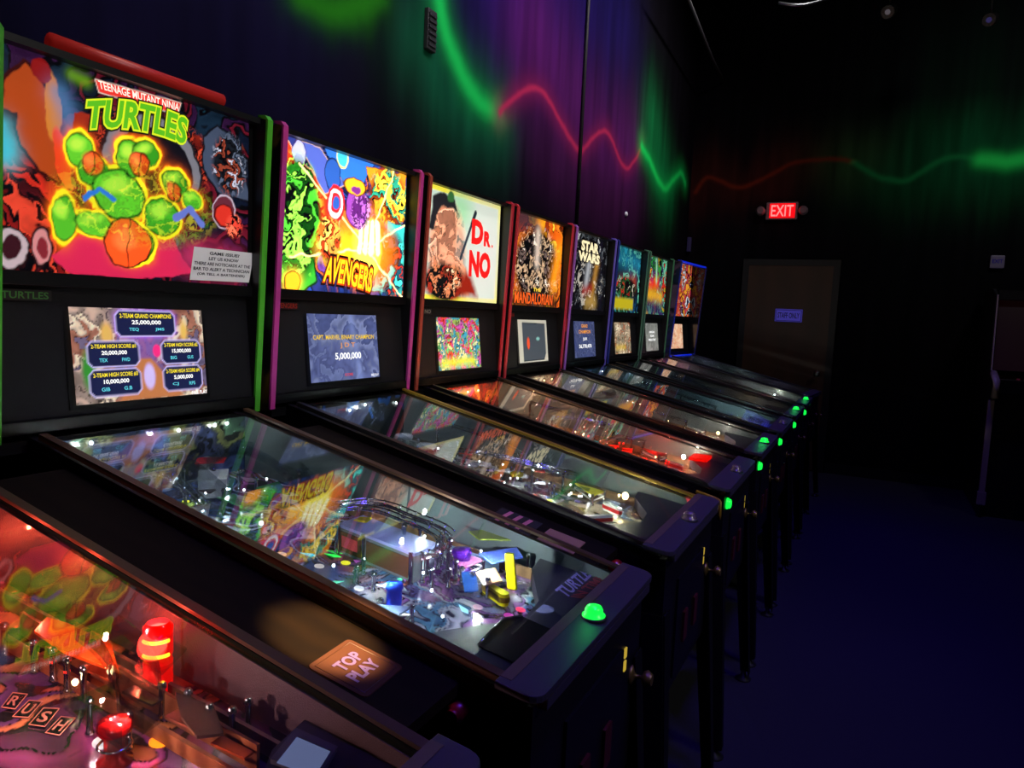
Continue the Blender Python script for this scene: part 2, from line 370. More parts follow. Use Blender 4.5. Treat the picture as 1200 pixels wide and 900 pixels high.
# small wall fittings
b = MB().box((2.73, 6.66, 2.03), (2.84, 6.70, 2.145)).build('wall_plate', mat('violet_plate', '#6c6488', .5), None, .01); tag(b, 'small square pale violet sign on the far wall right of the door', 'sign')
text('plate_lettering', 'EXIT', [(2.745, 6.66, 2.075), (2.825, 6.66, 2.075), (2.825, 6.66, 2.11), (2.745, 6.66, 2.11)], paint('#2018a0'), b, .02)
b = MB().box((.01, 6.66, 2.16), (.05, 6.70, 2.31)).build('switch_box', mat('violet_box', '#383060', .5), None, .005); tag(b, 'narrow violet box in the room corner above the last machine', 'switch')
b = empty('wall_vent', (0, 1.62, 2.64)); tag(b, 'small dark louvred vent high on the mural wall beside the green streak', 'vent')
MB().box((0, -.035, -.085), (.02, .035, .085)).build('frame', mat('dark_vent', '#202024', .5), b, .003)
for k in range(6): MB().box((.02, -.028, -.07+k*.025), (.026, .028, -.058+k*.025)).build('slat', MATS['dark_vent'], b)
b = MB().tube([(.012, 3.47, 1.9), (.012, 3.47, 4.7)], .012, 8).build('wall_conduit', mat('black_conduit', '#030303', .6)); tag(b, 'thin black vertical conduit crossing the magenta part of the mural', 'pipe')
b = MB().lathe((0, 4.55, 2.257), [(.02, 0), (.02, .01), (.012, .016)], 12, (1, 0, 0)).build('wall_sensor', mat('pale_sensor', '#d8d4e0', .5)); tag(b, 'tiny pale round sensor on the wall above the fifth machine', 'sensor')
# ceiling fixtures
def ceiling_spot(loc, aim, label, c, k):
    e = empty('ceiling_spotlight', loc); tag(e, label, 'spotlight', 'ceiling spotlights')
    MB().tube([(0, 0, 0), (0, 0, 4.7-loc[2])], .008, 6).build('stem', m_black, e)
    ax = Vector(aim).normalized()
    MB().lathe((0, 0, 0), [(.03, -.09), (.045, -.08), (.05, .05), (.047, .055)], 16, ax).build('can', m_black, e)
    MB().lathe(ax*.052, [(.02, 0), (.02, .004)], 16, ax).build('lens', m_em('lens_'+c[1:], c, k), e)
ceiling_spot((1.75, 5.36, 3.88), (-.2, -1, -.5), 'small white-lensed spotlight hanging from the ceiling', '#c8c0d0', .1)
ceiling_spot((2.46, 5.75, 3.87), (-.3, -1, -.4), 'small violet-lensed spotlight hanging at the upper right', '#5048b0', .15)
b = MB().tube(smooth_path([(.60, 5.0, 3.99), (.75, 5.02, 4.0), (.9, 5.05, 4.01)]), .012, 6).tube([(.6, 5, 3.99), (.6, 5, 4.7)], .005, 5).build('duct_glint', m_steel); tag(b, 'thin bright tube shaped as a short duct cable loop under the ceiling, left of two', 'glint')  # highlight on a duct, built as a thin steel tube
b = MB().tube(smooth_path([(.97, 5.06, 3.93), (1.08, 5.06, 3.90), (1.2, 5.1, 3.91), (1.42, 5.15, 3.97)]), .012, 6).tube([(1.42, 5.15, 3.97), (1.42, 5.15, 4.7)], .005, 5).build('duct_glint', m_steel); tag(b, 'thin bright tube shaped as a sagging duct cable under the ceiling, right of two', 'glint')  # second duct highlight, shaped as a sagging steel tube
b = MB().tube([(.31, 4.69, 4.0), (.27, 6.09, 3.9), (.27, 6.7, 3.87)], .014, 8).build('ceiling_pipe', mat('dark_pipe', '#26242a', .5)); tag(b, 'thin dark pipe running to the far wall below the ceiling', 'pipe')

# ------------------------------------------------------------------ pinball machines
rz_ = lambda x: 1.140 - .218*(x-.35)          # top of the side rails
pz = lambda x: .98 - .133*(x-.35)             # playfield surface
def TL(u, v): return (.279, -.325+.65*u, 1.476+.439*v)
def SC(u, v): return (.289-.025*v, -.178+.356*u, 1.19+.215*v)
def tq(f, pts): return [f(*p) for p in pts]
SHARED = {}
def shared(key, name, builder, m, parent, bevel=0):
    """copies share their mesh"""
    if key not in SHARED:
        o = builder().build(name, m, parent, bevel); SHARED[key] = o.data; return o
    o = link(name, SHARED[key], parent); return o
def post(parent, x, y, h=.03, m=None, z=None):
    m = m or m_chrome; z = pz(x) if z is None else z; key = ('post', round(h, 3), m.name)
    o = shared(key, 'post', lambda: MB().lathe((0, 0, 0), [(.0045, 0), (.006, .004), (.004, .007), (.004, h-.01), (.006, h-.008), (.006, h-.003), (.0035, h)], 10), m, parent)
    o.location = (x, y, z); return o
def bulb(parent, x, y, h, m, r=.004):
    o = shared(('bulb', m.name, r), 'lamp_bulb', lambda: MB().lathe((0, 0, 0), [(r*.6, -r), (r, -r*.3), (r, r*.4), (r*.5, r)], 8), m, parent)
    o.location = (x, y, pz(x)+h); return o
def tube_arch(c, r, z): return [(c[0]+r*math.cos(a), c[1]+r*math.sin(a), z) for a in np.linspace(0, 2*math.pi, 14)[:-1]]
def ringband(parent, name, pts, h, wd, m):
    """closed band of rubber or plastic around a polygon, resting h above the playfield"""
    return MB().tube([(x, y, pz(x)+h) for x, y in pts], wd, 6, True).build(name, m, parent)
def plate(parent, name, pts, h, th, m, bevel=0):
    return MB().sheet([(x, y, pz(x)+h) for x, y in pts], th).build(name, m, parent, bevel)
def wireform(parent, pts, wd=.011, rr=.0016, ring=.03):
    P = smooth_path([(p[0], p[1], pz(p[0])+p[2]) for p in pts], 5); mb = MB(); L = []; Rr = []; Bt = []
    for i, p in enumerate(P):
        t = (P[min(i+1, len(P)-1)]-P[max(i-1, 0)]); t.z = 0; t.normalize(); n = Vector((-t.y, t.x, 0))
        L.append(p+n*wd+Vector((0, 0, .008))); Rr.append(p-n*wd+Vector((0, 0, .008))); Bt.append(p+Vector((0, 0, -.004)))
    mb.tube(L, rr, 5); mb.tube(Rr, rr, 5); mb.tube([b+(l-b)*.35 for b, l in zip(Bt, L)], rr, 5); mb.tube([b+(l-b)*.35 for b, l in zip(Bt, Rr)], rr, 5)
    acc = 0
    for i in range(1, len(P)):
        acc += (P[i]-P[i-1]).length
        if acc > ring:
            acc = 0; q = Bt[i]; l = L[i]; r = Rr[i]
            mb.tube([l+Vector((0, 0, .003)), q+(l-q)*.45+Vector((0, 0, -.003)), q+Vector((0, 0, -.003)), q+(r-q)*.45+Vector((0, 0, -.003)), r+Vector((0, 0, .003))], rr*.9, 5)
    o = mb.build('wire_ramp', m_chrome, parent)
    for i in (0, len(P)//2, len(P)-1):
        x, y = P[i].x, P[i].y
        if .36 < x < 1.3 and abs(y) < .25: post(parent, x, y, max(.02, P[i].z-pz(x)-.003))
    return o
def plastic_ramp(parent, pts, wd=.028, m=None):
    P = smooth_path([(p[0], p[1], pz(p[0])+p[2]) for p in pts], 4); mb = MB(); rows = []
    for i, p in enumerate(P):
        t = (P[min(i+1, len(P)-1)]-P[max(i-1, 0)]); t.z = 0; t.normalize(); n = Vector((-t.y, t.x, 0))
        rows.append([p+n*(wd+.003)+Vector((0,0,.024)), p+n*wd+Vector((0,0,.024)), p+n*wd, p-n*wd, p-n*wd+Vector((0,0,.024)), p-n*(wd+.003)+Vector((0,0,.024)), p-n*(wd+.003)-Vector((0,0,.003)), p+n*(wd+.003)-Vector((0,0,.003))])
    vs_ = [v for r in rows for v in r]; fs = []
    for i in range(len(rows)-1):
        for k in range(8): fs.append((i*8+k, i*8+(k+1) % 8, (i+1)*8+(k+1) % 8, (i+1)*8+k))
    fs += [tuple(range(8))[::-1], tuple(range((len(rows)-1)*8, len(rows)*8))]
    return mb.add(vs_, fs).build('plastic_ramp', m or m_clear, parent)
def bumper(parent, x, y, cap, skirt='#c8c8c0', r=.03):
    e = MB().lathe((x, y, pz(x)), [(r*1.05, 0), (r*1.05, .004), (r*.62, .008), (r*.62, .034), (r*.5, .036)], 20).build('pop_bumper', plast(skirt), parent)
    MB().lathe((x, y, pz(x)+.037), [(r*.9, 0), (r*1.02, .004), (r*1.02, .010), (r*.9, .015), (r*.3, .017)], 20).build('bumper_cap', cap, e)
    MB().tube(tube_arch((x, y), r*.98, pz(x)+.022), .0018, 5, True).build('bumper_ring', m_chrome, e)
    return e
def flipper(parent, x, y, ang, c='#e8e0d0', rub='#c02020', L=.072):
    M_ = Matrix.Translation((x, y, pz(x)+.004)) @ Matrix.Rotation(math.radians(ang), 4, 'Z'); out = []
    def outline(r0, r1, z):
        pts = []
        for a in np.linspace(math.pi/2, 3*math.pi/2, 9): pts.append(M_ @ Vector((r0*math.cos(a), r0*math.sin(a), z)))
        for a in np.linspace(-math.pi/2, math.pi/2, 7): pts.append(M_ @ Vector((L+r1*math.cos(a), r1*math.sin(a), z)))
        return pts
    e = MB().sheet(outline(.010, .005, .026), .024).build('flipper', plast(c), parent)
    MB().sheet(outline(.0125, .0075, .019), .010).build('flipper_rubber', plast(rub), e)
    return e
def sling(parent, pts, c, lamp_m):
    o = plate(parent, 'slingshot', pts, .032, .003, plast(c))
    rub = MB().tube([(x, y, pz(x)+.016) for x, y in pts], .003, 6, True).build('sling_rubber', m_rubber, o)
    for x, y in pts: post(parent, x, y, .036)
    cx = sum(p[0] for p in pts)/3; cyy = sum(p[1] for p in pts)/3; bulb(parent, cx, cyy, .015, lamp_m)
    return o
def insert(parent, x, y, c, kind='round', ang=0, r=.011, e=.6):
    n = {'round': 14, 'tri': 3, 'arrow': 4}[kind]; pts = []
    for k in range(n):
        a = 2*math.pi*k/n; rr = r*(1.0 if kind != 'arrow' else (2.4, .7, 1.3, .7)[k]); px, py = rr*math.cos(a), rr*math.sin(a)
        ca, sa = math.cos(math.radians(ang)), math.sin(math.radians(ang)); qx, qy = x+px*ca-py*sa, y+px*sa+py*ca; pts.append((qx, qy, pz(qx)+.0015))
    return MB().sheet(pts, .001).build('playfield_insert', m_em('insert_%s_%d' % (c[1:], int(e*100)), c, e, c), parent)

def machine(i, cfg, root):
    rnd = random.Random(100+i); C = cfg
    # ---- cabinet
    def cabinet():
        mb = MB()
        prof = [(.06, .50), (1.44, .50), (1.44, rz_(1.44)-.02), (.06, rz_(.06)-.02)]
        for s_ in (-1, 1): mb.prism([(a, b) for a, b in prof], 1, s_*.262 if s_ > 0 else -.280, s_*.280 if s_ > 0 else -.262)
        mb.box((1.44, -.280, .50), (1.458, .280, .875)); mb.box((.06, -.262, .50), (.078, .262, 1.15)); mb.box((.078, -.262, .50), (1.44, .262, .515))
        return mb
    cab = shared('cabinet', 'cabinet', cabinet, m_side, root)
    # side decal: pale painted sweep on the cabinet side
    def decal(): return MB().prism([(.35, .62), (.75, .72), (1.2, .60), (1.25, .66), (.8, .80), (.35, .78)], 1, -.2815, -.280)
    shared(('decal', i), 'side_decal', decal, mat('side_decal_%d' % i, C.get('decal', '#14141c'), .4), cab)
    for s_ in (-1, 1):
        def rail(s_=s_):
            mb = MB(); a, b = sorted((s_*.266, s_*.300)); xs_ = (.33, 1.415)
            mb.prism([(xs_[0], rz_(xs_[0])-.012), (xs_[1], rz_(xs_[1])-.012), (xs_[1], rz_(xs_[1])), (xs_[0], rz_(xs_[0]))], 1, *sorted((s_*.2805, s_*.284)))
            mb.prism([(xs_[0], rz_(xs_[0])-.006), (xs_[1], rz_(xs_[1])-.006), (xs_[1], rz_(xs_[1])), (xs_[0], rz_(xs_[0]))], 1, *sorted((s_*.266, s_*.2805)))
            return mb
        rc = C['rail'] if s_ > 0 else C.get('rail2', C['rail'])
        shared(('rail', s_, rc), 'side_rail', rail, mat('rail_'+rc[1:], rc, .42, .3), root)
    # lockbar with rounded front corners
    def lock():
        pts = []
        for sg_ in (-1, 1):
            cc = (1.451, sg_*.277)
            for a in (np.linspace(-90, 0, 5) if sg_ < 0 else np.linspace(0, 90, 5)):
                pts.append((cc[0]+.025*math.cos(math.radians(a)), cc[1]+.025*math.sin(math.radians(a))))
        pts = [(1.405, -.302)] + pts + [(1.405, .302)]
        zt = lambda x: rz_(1.415)+.004-.15*(x-1.405)
        mb = MB().sheet([(x, y, zt(x)) for x, y in pts], .012)
        pts2 = [(1.4585, -.302)]+[(x, y) for x, y in pts[1:-1]]+[(1.4585, .302)]
        mb.box((1.4585, -.27, .870), (1.476, .27, .889)); return mb
    shared(('lock', C['rail']), 'lockbar', lock, m_lock, root, .002)
    if C.get('corner'):
        pa = [(1.40, .305)]+[(1.451+.027*math.cos(a), .277+.027*math.sin(a)) for a in np.linspace(math.pi/2, .3, 6)]
        MB().tube([(x, y, rz_(x)+.004) for x, y in pa]+[(1.4785, .283, .86), (1.4785, .283, .845)], .0055, 8).build('corner_armor', mat('rail_'+C['rail'][1:], C['rail'], .42, .3), root)
    # glass
    def gl():
        mb = MB(); mb.prism([(.335, rz_(.335)-.012), (1.405, rz_(1.405)-.012), (1.405, rz_(1.405)-.0085), (.335, rz_(.335)-.0085)], 1, -.261, .261); return mb
    shared('glass', 'playfield_glass', gl, m_glass, root)
    # playfield artwork
    a = C['pf']; pf = grid('playfield', [(1.40, -.26, pz(1.40)), (1.40, .26, pz(1.40)), (.345, .26, pz(.345)), (.345, -.26, pz(.345))], a, m_print, root)
    # side blades and back panel
    bm_ = C.get('blade', mat('satin_blade', '#5c6668', .3, coat=.2, spec=.6))
    for s_ in (-1, 1):
        def blade(s_=s_): return MB().prism([(.345, pz(.345)), (1.40, pz(1.40)), (1.40, rz_(1.40)-.016), (.345, rz_(.345)-.016)], 1, *sorted((s_*.2595, s_*.2615)))
        shared(('blade', s_, bm_.name), 'side_blade', blade, bm_, root)
    bp_ = C.get('back'); grid('back_panel', [(.346, -.259, .98), (.346, .259, .98), (.346, .259, 1.126), (.346, -.259, 1.126)], bp_, m_print, root)
    # apron
    ap = C.get('apron', '#2a2734')
    apts = [(1.40, -.258), (1.40, .258), (1.23, .258), (1.24, .19), (1.315, .06), (1.325, -.03), (1.24, -.17), (1.20, -.258)]
    apr = shared(('apron', ap), 'apron', lambda: MB().sheet([(x, y, pz(x)+.036-.0*(x)) for x, y in apts], .034), mat('apron_'+ap[1:], ap, .4), root)
    # shooter lane guide
    MB().prism([(.6, pz(.6)), (1.24, pz(1.24)), (1.24, pz(1.24)+.024), (.6, pz(.6)+.024)], 1, .214, .220).build('lane_guide', mat('lane_wood', '#8a6a48', .4, wood=('#6b4f34', 8, 'X')), root)
    # legs
    for sx, x in ((0, .10), (1, 1.40)):
        for s_ in (-1, 1):
            def leg(x=x, s_=s_):
                mb = MB(); y = s_*.2825; xo = 1.4605 if x > 1 else .055; d_ = -1 if x > 1 else 1; fx = .05 if x > 1 else -.03
                za, zb_ = .74, .03
                mb.add([(xo, y, za), (xo+d_*.055, y, za), (xo+d_*.035+fx, y+s_*.03, zb_), (xo+fx, y+s_*.03, zb_),
                        (xo, y+s_*.004, za), (xo+d_*.055, y+s_*.004, za), (xo+d_*.035+fx, y+s_*.034, zb_), (xo+fx, y+s_*.034, zb_)],
                       [(0,1,2,3),(4,7,6,5),(0,4,5,1),(1,5,6,2),(2,6,7,3),(3,7,4,0)])
                mb.add([(xo-d_*.0, y, za), (xo, y-s_*.05, za), (xo+fx, y-s_*.005, zb_), (xo+fx, y+s_*.03, zb_),
                        (xo-d_*.004, y, za), (xo-d_*.004, y-s_*.05, za), (xo+fx-d_*.004, y-s_*.005, zb_), (xo+fx-d_*.004, y+s_*.03, zb_)],
                       [(0,1,2,3),(4,7,6,5),(0,4,5,1),(1,5,6,2),(2,6,7,3),(3,7,4,0)])
                return mb
            l = shared(('leg', sx, s_, C.get('leg', 'b')), 'leg', leg, C.get('legm', mat('black_leg', '#060606', .6, 0, spec=.2)), root)
            def foot(x=x, s_=s_):
                xo = (1.4605+.05-.02) if x > 1 else (.055-.03+.02); y = s_*.2825+s_*.022
                return MB().lathe((xo, y, 0), [(.03, 0), (.032, .006), (.012, .012), (.008, .04)], 14)
            shared(('foot', sx, s_), 'leveler_foot', foot, mat('dark_foot', '#0a0a0a', .6), l)
    # front face: coin door, start button, plunger
    cd = shared('coindoor', 'coin_door', lambda: MB().box((1.458, -.15, .53), (1.464, .15, .79)), mat('coin_door_black', '#0e0e10', .4, .3), root)
    for s_ in (-1, 1): shared(('slot', s_), 'coin_slot', lambda s_=s_: MB().box((1.464, s_*.06-.02, .60), (1.470, s_*.06+.02, .68)), mat('coin_red', '#401010', .4), cd)
    if 1 <= i <= 5:
        for z0_ in (.735, .762): shared(('slotlight', z0_), 'coin_light', lambda z0_=z0_: MB().box((1.458, .17, z0_), (1.461, .182, z0_+.020)), m_em('amber_coin_light', '#c8a838', .8), root)
    if i > 2:
        st = shared(('start', C.get('startc', 'g')), 'start_button', lambda: MB().lathe((1.458, -.225, .838), [(.019, 0), (.019, .005), (.016, .006), (.016, .012), (.011, .015)], 16, (1, 0, 0)), C.get('startm', m_green_e), root)
    pl = shared('plunger', 'plunger', lambda: MB().lathe((1.458, .235, .700), [(.022, 0), (.022, .004), (.012, .006), (.008, .008), (.004, .010), (.004, .022), (.014, .026), (.018, .034), (.012, .044)], 16, (1, 0, 0)), mat('brass_plunger', '#6a5828', .4, .6), root)
    for s_ in (-1, 1):
        shared(('fb', s_), 'flipper_button', lambda s_=s_: MB().lathe((1.34, s_*.280, .84), [(.016, 0), (.016, .023), (.012, .024), (.011, .030)], 14, (0, s_, 0)), plast('#a01818'), root)
    if C.get('action'):
        k = C['action']; bm2 = m_green_e if k == 'g' else mat('dark_button', '#5a4a50', .2, coat=.6)
        z0 = rz_(1.415)-.002
        ab = shared(('ab', k), 'action_button', lambda: MB().lathe((1.447, 0, z0), [(.021, 0), (.021, .006), (.017, .007), (.016, .016), (.013, .021), (.005, .023)], 20), bm2, root)
        shared('abr', 'button_rim', lambda: MB().lathe((1.447, 0, z0-.001), [(.024, 0), (.024, .004), (.022, .005)], 20), m_blkrub, ab)
        if k == 'g': lamp('POINT', 'button_glow', (1.447, 0, z0+.04), (.05, 1, .2), .05, parent=root, shadow_soft_size=.01)
    # ---- backbox
    xb, xt = C.get('fx', (.293, .327)); W2 = .355
    bb = shared(('bb', xb, xt), 'backbox', lambda: backbox_mesh(xb, xt), C.get('boxm', m_black), root)
    if C.get('boxart'):
        grid('box_side_art', [(.08, -W2-.0008, 1.12), (xb, -W2-.0008, 1.12), (xt, -W2-.0008, 1.93), (.08, -W2-.0008, 1.93)][::1], C['boxart'], mat('box_print', '#404040', .4, attr='Col'), bb)
    for s_, cc in ((-1, C['trim'][0]), (1, C['trim'][1])):
        def trim(s_=s_):
            y0, y1 = sorted((s_*(W2+.003), s_*(W2-.016)))
            return MB().prism([(xb, 1.125), (xb+.007, 1.125), (xt+.007, 1.925), (xt-.005, 1.938), (xt-.03, 1.940), (xt-.03, 1.934), (xt, 1.925)], 1, y0, y1)
        shared(('trim', s_, cc, xb), 'trim_strip', trim, mat('trim_'+cc[1:], cc, .4), bb)
    if C.get('ledtrim'):
        m_bl = m_em('blue_led_strip', '#1030ff', .5, '#102060')
        MB().box((xt-.01, -W2+.016, 1.922), (xt+.004, W2-.016, 1.934)).build('led_strip', m_bl, bb)
        MB().box((xb-.01, -W2+.016, 1.126), (xb+.004, W2-.016, 1.138)).build('led_strip', m_bl, bb)
    # translite, its frame and lettering
    tl = grid('translite', [TL(0, 0), TL(1, 0), TL(1, 1), TL(0, 1)], C['art'], C.get('artm', mat('translite_film', '#000000', .25, attr='Col', attr_e=1.25)), root)
    MB().box((.262, -.3395, 1.448), (.285, .3395, 1.4755)).box((.262, -.3395, 1.9155), (.285, .3395, 1.926)).box((.262, -.3395, 1.4755), (.280, -.3255, 1.9155)).box((.262, .3255, 1.4755), (.280, .3395, 1.9155)).build('translite_frame', m_ledge, root)
    MB().box((.285, -.33, 1.917), (.288, .33, 1.925)).build('frame_lip', mat('frame_lip_'+C.get('lip', '#6a5a50')[1:], C.get('lip', '#6a5a50'), .35, .6), root)
    # speaker panel and display
    sp = shared('speaker_panel', 'speaker_panel', lambda: MB().prism([(.10, 1.168), (.2885, 1.168), (.2600, 1.447), (.10, 1.447)], 1, -.3395, .3395), m_grille, root)
    shared('spk_lip', 'panel_ledge', lambda: MB().box((.255, -.3395, 1.140), (.300, .3395, 1.167)), m_ledge, root, .002)
    shared('screen_bezel', 'screen_bezel', lambda: MB().add(
        [(.2905-.025*0, -.19, 1.180), (.2905, .19, 1.180), (.263, .19, 1.415), (.263, -.19, 1.415), (.280, -.19, 1.180), (.280, .19, 1.180), (.255, .19, 1.415), (.255, -.19, 1.415)],
        [(0,1,2,3),(4,7,6,5),(0,4,5,1),(1,5,6,2),(2,6,7,3),(3,7,4,0)]), m_ledge, sp)
    def sc2(u, v): p = SC(u, v); return (p[0]+.0045, p[1], p[2])
    scr = grid('display_screen', [sc2(0, 0), sc2(1, 0), sc2(1, 1), sc2(0, 1)], C['scr'], mat('display_pixels', '#000000', .2, attr='Col', attr_e=C.get('scre', .9)), root)
    shared('badge', 'maker_badge', lambda: MB().box((.2665, -.325, 1.415), (.270, -.215, 1.438)), mat('badge', '#20181a', .3, coat=.5), root)
    # back-panel light bulbs and general illumination
    for (x, y, h, mm) in C.get('bulbs', []): bulb(root, x, y, h, mm)
    pk = {3: 2.4, 4: 2.2, 5: 2.5, 6: 2.2, 7: 3, 8: 3, 2: 1.3}.get(i, 1)
    for (x, y, h, c, p) in C.get('lamps', []): lamp('POINT', 'playfield_lamp', (x, y, pz(x)+h), c, p*pk, parent=root, shadow_soft_size=.003)
    return dict(tl=tl, scr=scr, apron=apr, pf=pf, bb=bb)
def backbox_mesh(xb, xt):
    mb = MB(); W2 = .355
    prof = [(.06, 1.10), (xb, 1.12), (xt, 1.925), (xt-.015, 1.93), (.06, 1.93)]
    for s_ in (-1, 1): mb.prism(prof, 1, *sorted((s_*.340, s_*W2)))
    mb.box((.06, -.340, 1.10), (.075, .340, 1.93)); mb.box((.075, -.340, 1.915), (xt-.02, .340, 1.93)); mb.box((.075, -.340, 1.10), (xb-.005, .340, 1.125))
    return mb

# ---- artwork for each machine (abstract patchwork in the printed colours; titles are real lettering)
def art1():
    a = Art(250, 170, 1.48, '#0a0f22', seed=4); a.comic(['#102030', '#1c4a5c', '#0a1020', '#5a1020', '#281030'], 5, 21, .2)
    a.warp(.018, 14, 3)
    a.haze([(0.008,0.437),(0.082,0.226),(0.054,0.066)], .22, '#7a1418', .9)
    a.comic(['#7a1414', '#b02418', '#3a0a10', '#c83c28'], 9, 5, .2, region=(.13, .22, .22, .32))
    # warm plume at the left
    a.poly([(0.032,0.838),(0.089,0.938),(0.128,0.897),(0.172,0.8),(0.166,0.681),(0.192,0.428),(0.132,0.472),(0.072,0.572),(0.057,0.718),(0.012,0.718)], '#9a3c14', '#300808', .02); a.ell(.17, .78, .04, .16, '#b87020'); a.ell(.20, .55, .035, .14, '#d03818', 12); a.ell(.14, .93, .05, .05, '#7a1010')
    a.haze([(0.011,0.626),(0.029,0.519)], .06, '#38b0c0', .9); a.haze([(0.195,0.85),(0.237,0.665)], .06, '#4a78a8', .6)
    # brick arch
    a.poly([(0.237,0.786),(0.752,0.838),(0.774,0.651),(0.235,0.542)], '#8a2416'); a.comic(['#a83420', '#7a1c12', '#b84028', '#5a1410'], 26, 7, .25, region=(.56, .68, .30, .24))
    a.ell(.545, .60, .30, .28, '#6a6a72', edge='#1a1418', ew=.02); a.ell(.545, .58, .25, .235, '#0c0c14')
    # pink floor
    a.poly([(0.162,0.08),(0.278,0.221),(0.617,0.257),(0.715,0.052),(0.437,-0.021),(0.217,0.011)], '#c02048'); a.haze([(0.715,0.15),(0.908,0.125)], .10, '#a02a50', .9)
    # clustered green forms with a yellow halo
    G = '#3fa01c'; Y = '#f8f020'; O = '#e8501c'
    hal = [((92,175),.085,.10),((108,200),.09,.09),((152,185),.10,.12),((170,180),.10,.09),((140,228),.17,.15),((190,255),.13,.12),((75,255),.07,.13),((205,215),.10,.09),((110,262),.12,.07),((155,285),.15,.13),((225,235),.08,.06)]
    def uv(p): return TOK[p]
    TOK = dict(zip([h[0] for h in hal], [(0.257,0.61),(0.305,0.519),(0.445,0.626),(0.508,0.667),(0.405,0.426),(0.578,0.344),(0.205,0.269),(0.635,0.542),(0.309,0.26),(0.454,0.185),(0.714,0.467)]))
    for p, rx, ry in hal: u, v = uv(p); a.ell(u, v, rx, ry, Y, glow=('#e86010', .012), soft=.01)
    for k, (p, rx, ry) in enumerate(hal):
        u, v = uv(p); c = ['#58b828', '#3c9a20', '#4aa824', '#2f8a1c'][k % 4]
        a.ell(u, v, rx*.88, ry*.86, '#123a0c', soft=.01); a.ell(u, v, rx*.8, ry*.78, c); a.ell(u-.01, v+ry*.3, rx*.45, ry*.28, '#a8e040', 20, soft=.03)
    for (u, v), rx, ry, c in zip([(0.437,0.182),(0.305,0.554),(0.483,0.606),(0.631,0.494)], (.13, .05, .06, .04), (.12, .06, .06, .05), (O, '#d84818', '#c83c14', '#d04418')):
        a.ell(u, v, rx, ry, c, 8, edge='#401008', ew=.012); a.ell(u-.015, v+.02, rx*.5, ry*.5, '#f8783a', soft=.04)
        a.line([(u, v-ry), (u+.004, v+ry)], .004, '#501408')
    a.comic(['#3fa01c', '#8fd030', '#1c5a10', '#e8e030', '#2a7a18'], 16, 15, .16, region=(.50, .40, .36, .25), k=.3)
    a.line([(0.278,0.38),(0.334,0.435),(0.388,0.39)], .012, '#2868b8'); a.line([(0.635,0.355),(0.702,0.417),(0.755,0.344)], .02, '#5868b0')
    # right side: steel-blue and red masses
    a.poly([(0.772,0.845),(0.835,0.925),(0.911,0.891),(0.971,0.759),(1.006,0.533),(0.838,0.544),(0.766,0.649)], '#3a4458', '#0c0c14', .015); a.comic(['#5a6478', '#2c3444', '#b8b8c8', '#8a3a28', '#14181f'], 16, 9, .2, region=(.90, .72, .1, .2))
    a.ell(*([(0.874,0.437)][0]), .085, .10, '#5a2430', edge='#c8b8c8', ew=.008); a.ell(*([(0.874,0.417)][0]), .065, .06, '#c02c20', edge='#3a0808'); a.comic(['#d84030', '#8a1414', '#f07050'], 26, 19, .2, region=(.925, .36, .05, .08))
    a.ell(*([(0.034,0.1)][0]), .07, .09, '#a8989c', edge='#200c10'); a.ell(*([(0.034,0.1)][0]), .045, .06, '#301018')
    a.ell(*([(0.128,0.114)][0]), .05, .08, '#b87878', edge='#200c10'); a.ell(*([(0.134,0.107)][0]), .03, .05, '#702028')
    a.unwarp(); a.poly([(0.318,0.968),(0.66,0.989),(0.646,0.923),(0.331,0.913)], '#d83028', '#f0e8d8', .006)
    a.haze([(0.238,0.954),(0.283,0.945)], .03, '#5a8a18', .8)
    a.C *= .85
    return a
